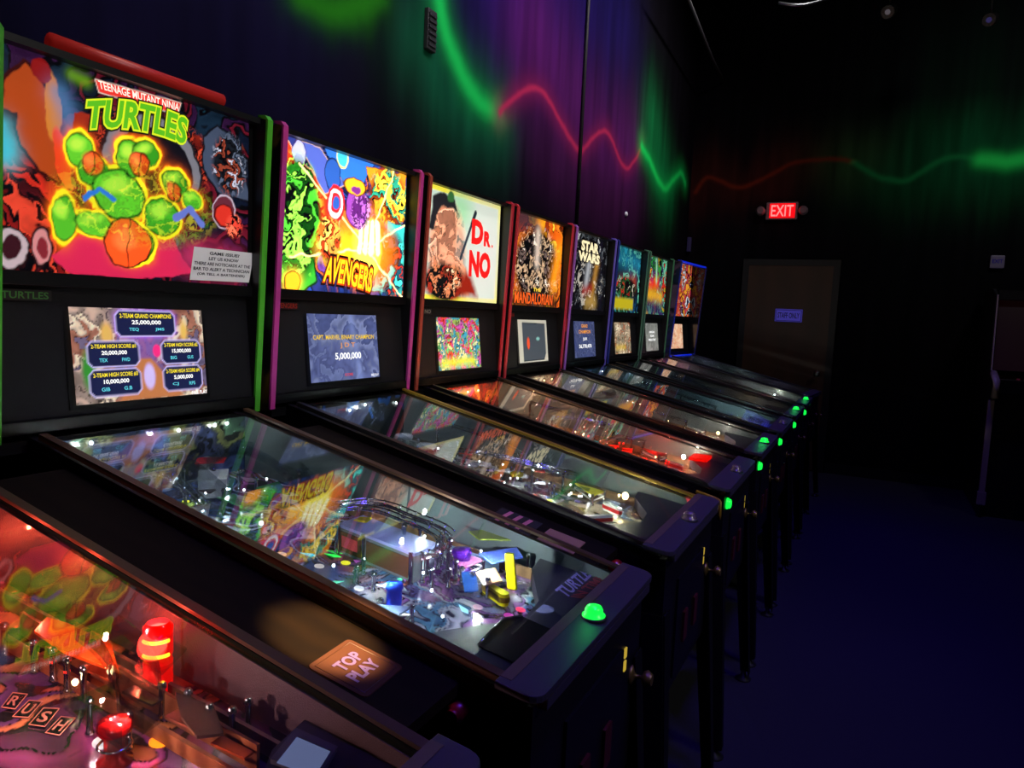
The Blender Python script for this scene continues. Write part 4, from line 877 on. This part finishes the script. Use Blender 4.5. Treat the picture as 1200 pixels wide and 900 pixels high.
for k in range(26): bulb(r, rn.uniform(.8, 1.22), rn.uniform(-.24, .16), rn.uniform(.01, .04), m_rb, .0035)
for k in range(8):
    x, y = rn.uniform(.9, 1.12), rn.uniform(-.22, .12); plate(r, 'playfield_plastic', [(x, y), (x+.04, y+.01), (x+.03, y+.04)], rn.uniform(.02, .045), .003, m_red_e)
for x, y in ((.80, -.12), (.90, .02)): MB().lathe((x, y, pz(x)), [(.02, 0), (.022, .03), (.018, .04)], 18).build('teal_bumper', mat('teal_lit', '#10a0a0', .2, emit='#20e0d8', es=.5), r)
wireform(r, [(.72, .0, .09), (.82, .08, .10), (.92, .1, .095), (.98, .03, .08), (.94, -.04, .07)])
bulb(r, 1.225, .14, .045, m_white_e, .009)
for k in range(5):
    y = .14+.022*k; MB().box((1.245, y, pz(1.25)+.038), (1.315, y+.010, pz(1.25)+.050)).build('red_reflection_bar', m_red_e, PART[3]['apron'])  # glowing bars standing in for a striped red reflection
bulb(ROOT[2], 1.225, .14, .045, m_warm_e, .010); bulb(ROOT[7], 1.22, .1, .05, m_white_e, .010); bulb(ROOT[4], 1.215, .15, .04, m_warm_e, .008)
for k in range(14): bulb(ROOT[4], rn.uniform(.9, 1.2), rn.uniform(-.2, .18), rn.uniform(.01, .03), m_warm_e, .003); bulb(ROOT[5], rn.uniform(1.0, 1.2), rn.uniform(-.2, .1), rn.uniform(.01, .03), m_white_e, .003)
for k in range(6): bulb(ROOT[4], rn.uniform(.7, .9), rn.uniform(-.1, .2), rn.uniform(.03, .06), m_rb, .006)
MB().sheet([(x, y, pz(x)+.040) for x, y in ((1.335, -.03), (1.335, .10), (1.385, .10), (1.385, -.03))], .004).build('apron_display', m_em('blue_screen', '#1828d8', .5), PART[5]['apron'])

# machine 1: its own layout
r = ROOT[1]
for (x, y), c, rr in zip([(1.099,-0.112),(1.103,0.13),(0.334,0.124)], ('#1848e8', '#6a28c0', '#c8d0d0'), (.017, .022, .024)):
    MB().lathe((x, y, pz(x)), [(rr*1.1, 0), (rr*1.1, .004), (rr*.85, .006), (rr*.85, .040), (rr, .044), (rr*.9, .052), (rr*.3, .054)], 20).build('star_post', tplast(c), r)
for x, y in [(1.123,0.042),(1.063,0.057),(1.061,0.103),(1.098,0.095),(1.034,0.157),(1.114,0.088),(1.115,0.137),(1.167,0.06),(1.203,0.061),(1.099,0.016),(1.209,0.24),(1.186,0.33),(1.146,0.197),(0.848,0.047),(0.93,0.039),(0.465,0.125),(0.532,0.114),(0.551,-0.004),(0.43,0.076),(0.612,0.077),(0.392,0.021),(0.179,0.056),(0.291,0.042),(0.453,0.285),(0.549,0.245),(0.68,0.165),(0.963,0.183),(0.977,0.127)]: post(r, x, y, .045 if x > .9 else .055)
for x, y in [(1.11,0.061),(1.057,0.124)]: post(r, x, y, .075, m_chrome)
wireform(r, [(0.858,-0.043,0.085),(0.863,0.004,0.09),(0.893,0.046,0.095),(0.94,0.067,0.095),(0.992,0.075,0.09),(1.042,0.083,0.085),(1.091,0.062,0.08),(1.11,0.017,0.07),(1.074,0.023,0.06)])
wireform(r, [(0.864,0.011,0.1),(0.893,0.06,0.105),(0.94,0.088,0.105),(1.003,0.093,0.1),(1.064,0.098,0.095),(1.098,0.087,0.09)])
wireform(r, [(0.457,-0.095,0.08),(0.522,-0.112,0.08),(0.597,-0.131,0.075),(0.661,-0.155,0.07)], .012)
plastic_ramp(r, [(0.395,-0.018,0.07),(0.499,-0.058,0.075),(0.606,-0.094,0.07),(0.67,-0.114,0.06)], .03)
plastic_ramp(r, [(0.392,0.058,0.05),(0.363,0.15,0.06),(0.384,0.231,0.06),(0.487,0.248,0.05),(0.604,0.198,0.04)], .026)
arc = [(0.32,0.134),(0.313,0.216),(0.358,0.272),(0.447,0.276),(0.543,0.236)]
MB().tube(smooth_path([(x, y, pz(x)+.03) for x, y in arc], 5), .003, 6).tube(smooth_path([(x, y, pz(x)+.012) for x, y in arc], 5), .003, 6).build('orbit_rail', m_steel, r)
arc = [(0.193,0.208),(0.164,0.355),(0.248,0.432),(0.4,0.41),(0.563,0.322)]
MB().tube(smooth_path([(x, y, pz(x)+.045) for x, y in arc], 5), .003, 6).build('orbit_rail', m_steel, r)
q = [(0.373,0.07),(0.401,0.135),(0.376,0.169),(0.342,0.107)]; plate(r, 'playfield_plastic', q, .055, .004, plast('#c81828'))
q = [(0.468,-0.003),(0.493,0.06),(0.437,0.118),(0.41,0.048)]; MB().sheet([(x, y, pz(x)+.05) for x, y in q], .045).build('target_bank', plast('#b8b8b8'), r, .002)
for x, y in [(0.474,-0.032),(0.453,-0.024)]: insert(r, x, y, '#e8e020', 'round', 0, .008, .6)
# the long lit box with windows
b0, b1 = [(0.869,0.016),(1.061,0.009)]; dvx = Vector((b1[0]-b0[0], b1[1]-b0[1], 0)); L_ = dvx.length; dvx.normalize(); nvx = Vector((-dvx.y, dvx.x, 0))
if nvx.y < 0: nvx = -nvx
def bxp(s_, t_, h): p = Vector((b0[0], b0[1], 0))+dvx*s_+nvx*t_; return (p.x, p.y, pz(p.x)+h)
def bbox(s0, s1, t0, t1, h0, h1): return [bxp(*q) for q in ((s0,t0,h0),(s1,t0,h0),(s1,t1,h0),(s0,t1,h0),(s0,t0,h1),(s1,t0,h1),(s1,t1,h1),(s0,t1,h1))]
BF = [(0,3,2,1),(4,5,6,7),(0,1,5,4),(1,2,6,5),(2,3,7,6),(3,0,4,7)]
bd = MB().add(bbox(0, L_, 0, .075, 0, .058), BF).build('toy_building', mat('brushed_toy', '#9aa0a8', .25, .6), r, .002)
MB().add(bbox(-.004, L_+.004, -.004, .08, .058, .064), BF).build('toy_roof', mat('toy_roof', '#8a88c0', .3, coat=.3), bd)
for s0, s1 in ((.004, L_*.32), (L_*.38, L_*.96)):
    MB().add(bbox(s0, s1, -.003, 0, .008, .050), BF).build('toy_window', mat('toy_window', '#5a3c28', .2, coat=.5), bd)
text('toy_lettering', 'CHANNEL 6', [bxp(L_*.42, -.0035, .030), bxp(L_*.92, -.0035, .030), bxp(L_*.92, -.0035, .045), bxp(L_*.42, -.0035, .045)], m_gold, bd, .02) if False else None
MB().add(bbox(.008, .05, -.004, -.003, .018, .042), BF).build('toy_panel', plast('#c84a50'), bd)
for s_ in (L_*.35, 0.0, L_*.98): MB().lathe(bxp(s_, -.006, 0), [(.004, 0), (.004, .062), (.005, .064)], 8).build('toy_column', m_chrome, bd)
x, y = [(0.886,0.067)][0]; insertz = MB().add([(x-.01, y-.015, pz(x)+.068), (x+.02, y-.01, pz(x)+.068), (x+.012, y+.02, pz(x)+.068), (x-.012, y+.012, pz(x)+.068), (x-.01, y-.015, pz(x)+.064), (x+.02, y-.01, pz(x)+.064), (x+.012, y+.02, pz(x)+.064), (x-.012, y+.012, pz(x)+.064)], BF[1:2]+BF[0:1]+BF[2:]).build('roof_panel', plast('#d8c820'), bd)
for (x, y), c, k, an, e_ in zip([(0.874,-0.004),(0.839,-0.038),(0.91,-0.015),(0.885,-0.067),(1.001,-0.088),(0.865,0.012),(0.797,-0.08),(1.207,0.015),(1.268,0.028),(1.274,0.068),(1.121,-0.092),(1.196,-0.016)], ('#30e850', '#20c8e8', '#e8e020', '#e8d8c0', '#d8d8d0', '#40e860', '#e8c0a0', '#e8b8c0', '#e040a0', '#e03050', '#a0c8ff', '#a0e0ff'), ('arrow', 'arrow', 'round', 'round', 'round', 'arrow', 'round', 'round', 'round', 'round', 'round', 'arrow'), (200, 200, 0, 0, 0, 200, 0, 0, 0, 0, 0, 150), (1, .8, .9, .5, .5, .6, .5, .4, .7, .6, .8, .6)):
    insert(r, x, y, c, k, an, .010, e_)
x, y = [(1.244,0.052)][0]; flipper(r, x, y, 150, '#f0dc10', '#8a6a10', .07)
x, y = [(1.219,0.143)][0]; MB().add([(x-.008, y-.008, pz(x)), (x+.012, y-.004, pz(x)), (x+.010, y+.006, pz(x)), (x-.006, y+.006, pz(x)), (x-.018, y-.008, pz(x)+.075), (x+.000, y-.004, pz(x)+.075), (x-.002, y+.006, pz(x)+.075), (x-.016, y+.006, pz(x)+.075)], BF).build('yellow_target', plast('#f0e010'), r, .002)
q = [(1.13,0.155),(1.173,0.253),(1.208,0.214),(1.175,0.13)]; plate(r, 'playfield_plastic', q, .045, .003, plast('#5a78d8'))
q = [(1.064,0.227),(1.11,0.317),(1.158,0.32),(1.159,0.264),(1.104,0.203)]; plate(r, 'playfield_plastic', q, .055, .003, plast('#88902c'))
q = [(1.162,0.083),(1.181,0.137),(1.221,0.09),(1.204,0.041)]; plate(r, 'playfield_plastic', q, .035, .003, plast('#a87850'))
q = [(1.142,0.061),(1.158,0.09),(1.207,0.015),(1.191,-0.011)]; plate(r, 'playfield_plastic', q, .035, .003, tplast('#2868c8'))
for q in ([(0.545,0.101),(0.542,0.179),(0.625,0.131)], [(0.226,0.04),(0.229,0.097),(0.302,0.058)], [(0.543,-0.014),(0.549,0.031),(0.622,-0.014)], [(1.056,-0.11),(1.074,-0.063),(1.119,-0.094)]): plate(r, 'playfield_plastic', q, .035, .003, plast(random.Random(len(q)+int(q[0][0]*100)).choice(['#3a8a48', '#8890a0', '#c8c030', '#40485a'])))
rn = random.Random(3)
for k in range(16): x, y = rn.uniform(.45, .9), rn.uniform(-.2, .2); plate(r, 'playfield_plastic', [(x, y), (x+.03, y+.01), (x+.02, y+.035), (x-.005, y+.02)], rn.uniform(.02, .05), .003, plast(rn.choice(['#6a7478', '#8a9aa0', '#3a4a50', '#7a8a40', '#a8a8a0', '#5a3038'])))
for k in range(10): bulb(r, rn.uniform(.5, 1.2), rn.uniform(-.24, .2), rn.uniform(.02, .05), m_white_e, .0025)
# lower third of machine 1: slingshots, lane guides, star rollovers
sling(r, [(1.06, -.20), (1.15, -.13), (1.15, -.205)], '#8898b8', m_white_e)
sling(r, [(1.04, .155), (1.13, .085), (1.14, .16)], '#b86a8a', m_white_e)
for x0, y0, x1, y1, c in ((1.05, -.235, 1.17, -.225, '#d8e8f8'), (1.02, .185, 1.16, .19, '#a8c8e8'), (.93, -.24, .99, -.235, '#c8d8e8')):
    plate(r, 'lane_divider', [(x0, y0), (x1, y1), (x1, y1+.006), (x0, y0+.006)], .024, .022, tplast(c))
rn = random.Random(12)
for k in range(9): x, y = rn.uniform(.92, 1.16), rn.uniform(-.21, .14); insert(r, x, y, rn.choice(['#f0f0ff', '#50a8f0', '#f08060', '#c050c0', '#60e0a0']), rn.choice(('round', 'tri', 'arrow')), rn.uniform(0, 360), rn.uniform(.005, .009), .7)
for k in range(12): post(r, rn.uniform(.9, 1.15), rn.uniform(-.23, .18), rn.choice((.03, .04)))
for k in range(6): bulb(r, rn.uniform(.9, 1.18), rn.uniform(-.24, .2), rn.uniform(.012, .03), m_white_e, .003)
# apron of machine 1: sticker, lettering, chrome-edged dark card tray
ap = PART[1]['apron']; H = .0365
def apq(pts): return [(x, y, pz(x)+H) for x, y in pts]
text('apron_lettering', 'TURTLES', apq([(1.354,0.109),(1.353,0.272),(1.321,0.301),(1.32,0.126)]), paint('#9a90c8'), ap, .03)
text('apron_lettering', 'IN TIME', apq([(1.377,0.133),(1.383,0.262),(1.359,0.273),(1.356,0.121)]), paint('#8a2430'), ap, .03)
x, y = [(1.337,0.033)][0]; MB().lathe((x, y, pz(x)+H-.0005), [(.020, 0), (.020, .0012)], 24).build('round_sticker', paint('#8886a8', .5), ap)
q = [(1.311,-0.177),(1.305,-0.121),(1.301,-0.063),(1.322,-0.029),(1.392,-0.036),(1.406,-0.083),(1.392,-0.184)]; MB().sheet([(x, y, pz(x)+H+.003) for x, y in q], .003).build('card_tray', mat('tray_black', '#08080a', .2, coat=.5), ap)
q2 = q[:4]; MB().tube([(x, y, pz(x)+H+.004) for x, y in q2], .0022, 6).build('tray_edge', m_chrome, ap)
q = [(1.388,-0.041),(1.383,0.07),(1.414,0.072),(1.416,-0.046)]; MB().sheet([(x, y, pz(x)+H+.004) for x, y in q], .004).build('card_holder', mat('card_brown', '#4a4038', .5), ap)
# warm stripe along the rear of lockbars
for n in (0, 1, 2):
    zc = rz_(1.415)+.0045; MB().sheet([(1.4055, -.285, zc), (1.424, -.285, zc-.0024), (1.424, .285, zc-.0024), (1.4055, .285, zc)], .004).build('lockbar_strip', mat('channel_brown', '#4a3a34', .5), ROOT[n])

# machine 0: red-lit playfield
r = ROOT[0]
RQ = ([(0.898,0.074),(0.913,0.082),(0.895,0.108),(0.879,0.099)], [(0.925,0.072),(0.94,0.082),(0.922,0.111),(0.908,0.102)], [(0.953,0.075),(0.97,0.084),(0.95,0.115),(0.935,0.104)], [(0.981,0.078),(0.997,0.085),(0.981,0.116),(0.966,0.107)])
for s_, Q in zip('RUSH', RQ):
    P3 = [(x, y, pz(x)+.002) for x, y in Q]
    pl_ = MB().sheet(P3, .0015).build('letter_insert', plast('#0c0808'), r)
    MB().tube([(p[0], p[1], p[2]+.0005) for p in P3], .0008, 4, True).build('insert_border', plast('#e89878'), pl_)
    cc = np.mean(np.array(P3), 0); text('insert_letter', s_, [tuple(cc+(np.array(p)-cc)*.62) for p in P3], plast('#d89070'), pl_, .02, lift=.0008)
x, y = [(1.01,0.214)][0]
lt_ = MB().lathe((x, y, pz(x)), [(.017, 0), (.019, .004), (.019, .05), (.017, .055), (.019, .06), (.019, .098), (.014, .104)], 20).build('red_beacon', mat('beacon_red', '#a00404', .15, emit='#ff0600', es=.9, trans=.2), r)
for dz in (.062, .082): MB().tube([(x+.0188*math.cos(a), y+.0188*math.sin(a), pz(x)+dz) for a in np.linspace(-1.9, .1, 8)], .0028, 6).build('beacon_filament', m_em('amber_filament', '#ffb020', 4), lt_)
lamp('POINT', 'beacon_lamp', (x, y, pz(x)+.12), (1, .03, .02), .5, parent=r, shadow_soft_size=.02)
q = [(0.967,0.201),(1.038,0.198),(0.99,0.311),(0.921,0.347),(0.92,0.294)]; plate(r, 'clear_shelf', q, .05, .004, m_clear)
q = [(0.827,0.159),(0.9,0.154),(0.991,0.17),(0.925,0.205),(0.838,0.2),(0.804,0.191)]; o_ = plate(r, 'playfield_plastic', q, .045, .004, mat('orange_red_plastic', '#e05018', .2, emit='#ff3808', es=.35)); o_['label'] = 'glowing orange plastic'
for x, y in [(0.855,0.141),(0.89,0.145),(0.923,0.143),(0.954,0.145),(0.908,0.189),(1.09,0.195),(1.159,0.204),(1.055,0.184),(1.159,0.231),(1.133,0.191),(1.077,0.119),(1.02,0.108),(0.79,0.14)]: post(r, x, y, .05)
for x, y in [(0.89,0.145),(0.923,0.143)]: bulb(r, x, y, .03, m_em('red_bulb', '#ff2010', 8), .004)
bulb(r, *([(0.952,0.135)][0]), .03, m_warm_e, .004)
insert(r, *([(1.044,0.11)][0]), '#f0e8e0', 'round', 0, .013, .7); insert(r, *([(1.091,0.151)][0]), '#ff8010', 'round', 0, .012, 2.0); insert(r, *([(1.066,0.163)][0]), '#ff7010', 'round', 0, .006, 1.5)
bumper(r, *([(1.082,0.097)][0]), tplast('#e01010'), '#a02020', .019)
bx_ = MB(); 
plastic_ramp(r, [(0.922,0.182,0.07),(0.99,0.171,0.07),(1.047,0.153,0.06),(1.082,0.132,0.05),(1.101,0.136,0.04)], .022)
plastic_ramp(r, [(1.009,0.111,0.05),(1.064,0.106,0.05),(1.11,0.111,0.04)], .028)
MB().prism([(.75, pz(.75)), (1.22, pz(1.22)), (1.22, pz(1.22)+.02), (.75, pz(.75)+.02)], 1, .15, .156).prism([(.75, pz(.75)), (1.22, pz(1.22)), (1.22, pz(1.22)+.035), (.75, pz(.75)+.035)], 1, .185, .190).build('lane_guide', mat('orange_lane_wood', '#a05a38', .35, wood=('#7a3c24', 9, 'X')), r)
for k in range(5): x = .85+.08*k; plate(r, 'playfield_plastic', [(x, .16), (x+.05, .165), (x+.05, .18), (x, .178)], .03, .003, plast(['#8a4030', '#a84020', '#503028'][k % 3]))
q = [(1.071,0.191),(1.13,0.201),(1.179,0.172),(1.16,0.148),(1.117,0.162)]; plate(r, 'playfield_plastic', q, .04, .004, plast('#4a3028'))
# apron display of machine 0
ap0 = PART[0]['apron']
q = [(1.256,0.17),(1.239,0.232),(1.301,0.237),(1.319,0.184)]; MB().sheet([(x, y, pz(x)+.0425) for x, y in q], .006).build('apron_display_bezel', mat('bezel_grey', '#4a4450', .3, coat=.4), ap0)
q = [(1.267,0.169),(1.253,0.218),(1.301,0.223),(1.315,0.179)]; MB().sheet([(x, y, pz(x)+.0435) for x, y in q], .001).build('apron_display', m_em('pale_blue_screen', '#8890c8', .55), ap0)

# ------------------------------------------------------------------ drink ledges between the machines, with what lies on them
m_ledgew = mat('ledge_wood', '#120b05', .7, spec=.1, wood=('#0c0704', 6, 'Y'))
lz = lambda x: rz_(x)-.040
for n in range(0, 7):
    y0 = (n-1)*S+.2845; y1 = n*S-.2845
    o = MB().prism([(.42, lz(.42)-.018), (1.34, lz(1.34)-.018), (1.34, lz(1.34)), (.42, lz(.42))], 1, y0, y1).build('drink_ledge', m_ledgew)
    who = ['the nearest machine', 'the TURTLES machine', 'the AVENGERS machine', 'the DR. NO machine', 'the MANDALORIAN machine', 'the STAR WARS machine', 'the sixth machine']
    tag(o, 'narrow brown wooden ledge filling the gap just beyond %s' % who[n], 'ledge', 'wooden ledges between the pinball machines')
def flat(name, pts, th, m, lift=0):
    """thin flat item lying on the ledge; pts in world x, y"""
    return MB().sheet([(x, y, lz(x)+th+lift) for x, y in pts], th).build(name, m)
cx_, cy_, an_, hw_ = 1.215, -.372, math.radians(3), .050
def cpt(a, b): return (cx_+a*math.cos(an_)-b*math.sin(an_), cy_+a*math.sin(an_)+b*math.cos(an_))
rp = []
for ca, cb, s0 in ((1, 1, 0), (-1, 1, 90), (-1, -1, 180), (1, -1, 270)):
    for a in np.linspace(s0, s0+90, 4): rp.append(cpt(ca*(hw_-.008)+.008*math.cos(math.radians(a)), cb*(hw_-.008)+.008*math.sin(math.radians(a))))
co_ = flat('coaster', rp, .002, mat('coaster_board', '#40281f', .8, spec=.1)); tag(co_, 'brown square cardboard coaster with violet lettering on the nearest wooden ledge', 'coaster')
def fr(h): return [(cpt(*p)[0], cpt(*p)[1], lz(cpt(*p)[0])+.0022) for p in ((-h, -h), (h, -h), (h, h), (-h, h))]
MB().tube(fr(.042), .0007, 4, True).build('coaster_border', paint('#342018'), co_)
def cq(a0, b0_, a1, b1_): return [(cpt(a, b)[0], cpt(a, b)[1], lz(cpt(a, b)[0])+.002) for a, b in ((a0, b0_), (a0, b1_), (a1, b1_), (a1, b0_))]
m_vio = mat('violet_ink', '#5a4c80', .6, emit='#8060c0', es=.06)
text('coaster_lettering', 'TOP', cq(-.004, -.026, -.026, .026), m_vio, co_, .04)
text('coaster_lettering', 'PLAY', cq(.024, -.032, .002, .030), m_vio, co_, .04)
# napkin and card on the second ledge
ny = .378
nk = flat('napkin', [(1.06, ny-.05), (1.17, ny-.055), (1.16, ny+.05), (1.05, ny+.045)], .002, mat('black_napkin', '#0c0a0e', .8)); tag(nk, 'black napkin with pink stripes on the ledge between TURTLES and AVENGERS machines', 'napkin')
for k in range(3):
    x0 = 1.075+.027*k; MB().add([(x0, ny-.045, lz(x0)+.0026), (x0+.010, ny-.045, lz(x0+.01)+.0026), (x0+.010, ny+.04, lz(x0+.01)+.0026), (x0, ny+.04, lz(x0)+.0026),
        (x0, ny-.045, lz(x0)+.002), (x0+.010, ny-.045, lz(x0+.01)+.002), (x0+.010, ny+.04, lz(x0+.01)+.002), (x0, ny+.04, lz(x0)+.002)], BF[::-1]).build('napkin_stripe', paint('#c06a80'), nk)
cd_ = flat('coaster', [(1.19, ny-.055), (1.28, ny-.05), (1.275, ny+.045), (1.185, ny+.04)], .002, mat('kraft_card', '#8a6452', .7)); tag(cd_, 'plain tan coaster beside the black napkin on the second wooden ledge', 'coaster')

# ------------------------------------------------------------------ upright cabinet at the right edge
ar = empty('arcade_cabinet', (3.08, 6.0, 0)); tag(ar, 'dark upright arcade cabinet with pale edge trim, cut off at the right edge', 'arcade cabinet')
prof = [(.60, 0), (-.42, 0), (-.42, .10), (-.36, .12), (-.36, .92), (-.52, .96), (-.54, 1.09), (-.34, 1.14), (-.20, 1.16), (-.12, 1.76), (.10, 1.82), (.60, 1.82)]
for s_ in (-1, 1): MB().prism(prof, 0, s_*.36-.012, s_*.36+.012).build('side_panel', m_black, ar)
m_tm = mat('pale_edge_trim', '#8a7878', .45)
for s_ in (-1, 1):
    MB().tube([(s_*.36, y-.004, z) for y, z in prof[7:10]], .006, 6).tube([(s_*.36, y-.004, z) for y, z in prof[5:8]], .026, 8).build('edge_trim', m_tm, ar)
    MB().box((s_*.36-.02, -.40, .15), (s_*.36+.02, -.361, .93)).box((s_*.36-.03, -.41, .10), (s_*.36+.03, -.361, .2)).build('front_post', m_tm, ar)
MB().box((-.348, -.34, .0), (.348, .6, 1.10)).build('lower_body', m_black, ar)
MB().box((-.348, -.50, 1.0), (.348, -.2, 1.10)).build('control_panel', m_ledge, ar)
for k in range(6): MB().lathe((-.2+.08*k, -.38, 1.10), [(.016, 0), (.016, .006), (.012, .012)], 12).build('push_button', plast('#a02828'), ar)
MB().add([(-.348, -.19, 1.16), (.348, -.19, 1.16), (.348, -.05, 1.72), (-.348, -.05, 1.72), (-.348, .3, 1.16), (.348, .3, 1.16), (.348, .3, 1.72), (-.348, .3, 1.72)], [(0,1,2,3),(4,7,6,5),(0,4,5,1),(1,5,6,2),(2,6,7,3),(3,7,4,0)]).build('screen', m_em('dim_red_screen', '#501018', .03), ar)
MB().box((-.348, -.1, 1.725), (.348, .6, 1.80)).build('marquee_box', m_black, ar)
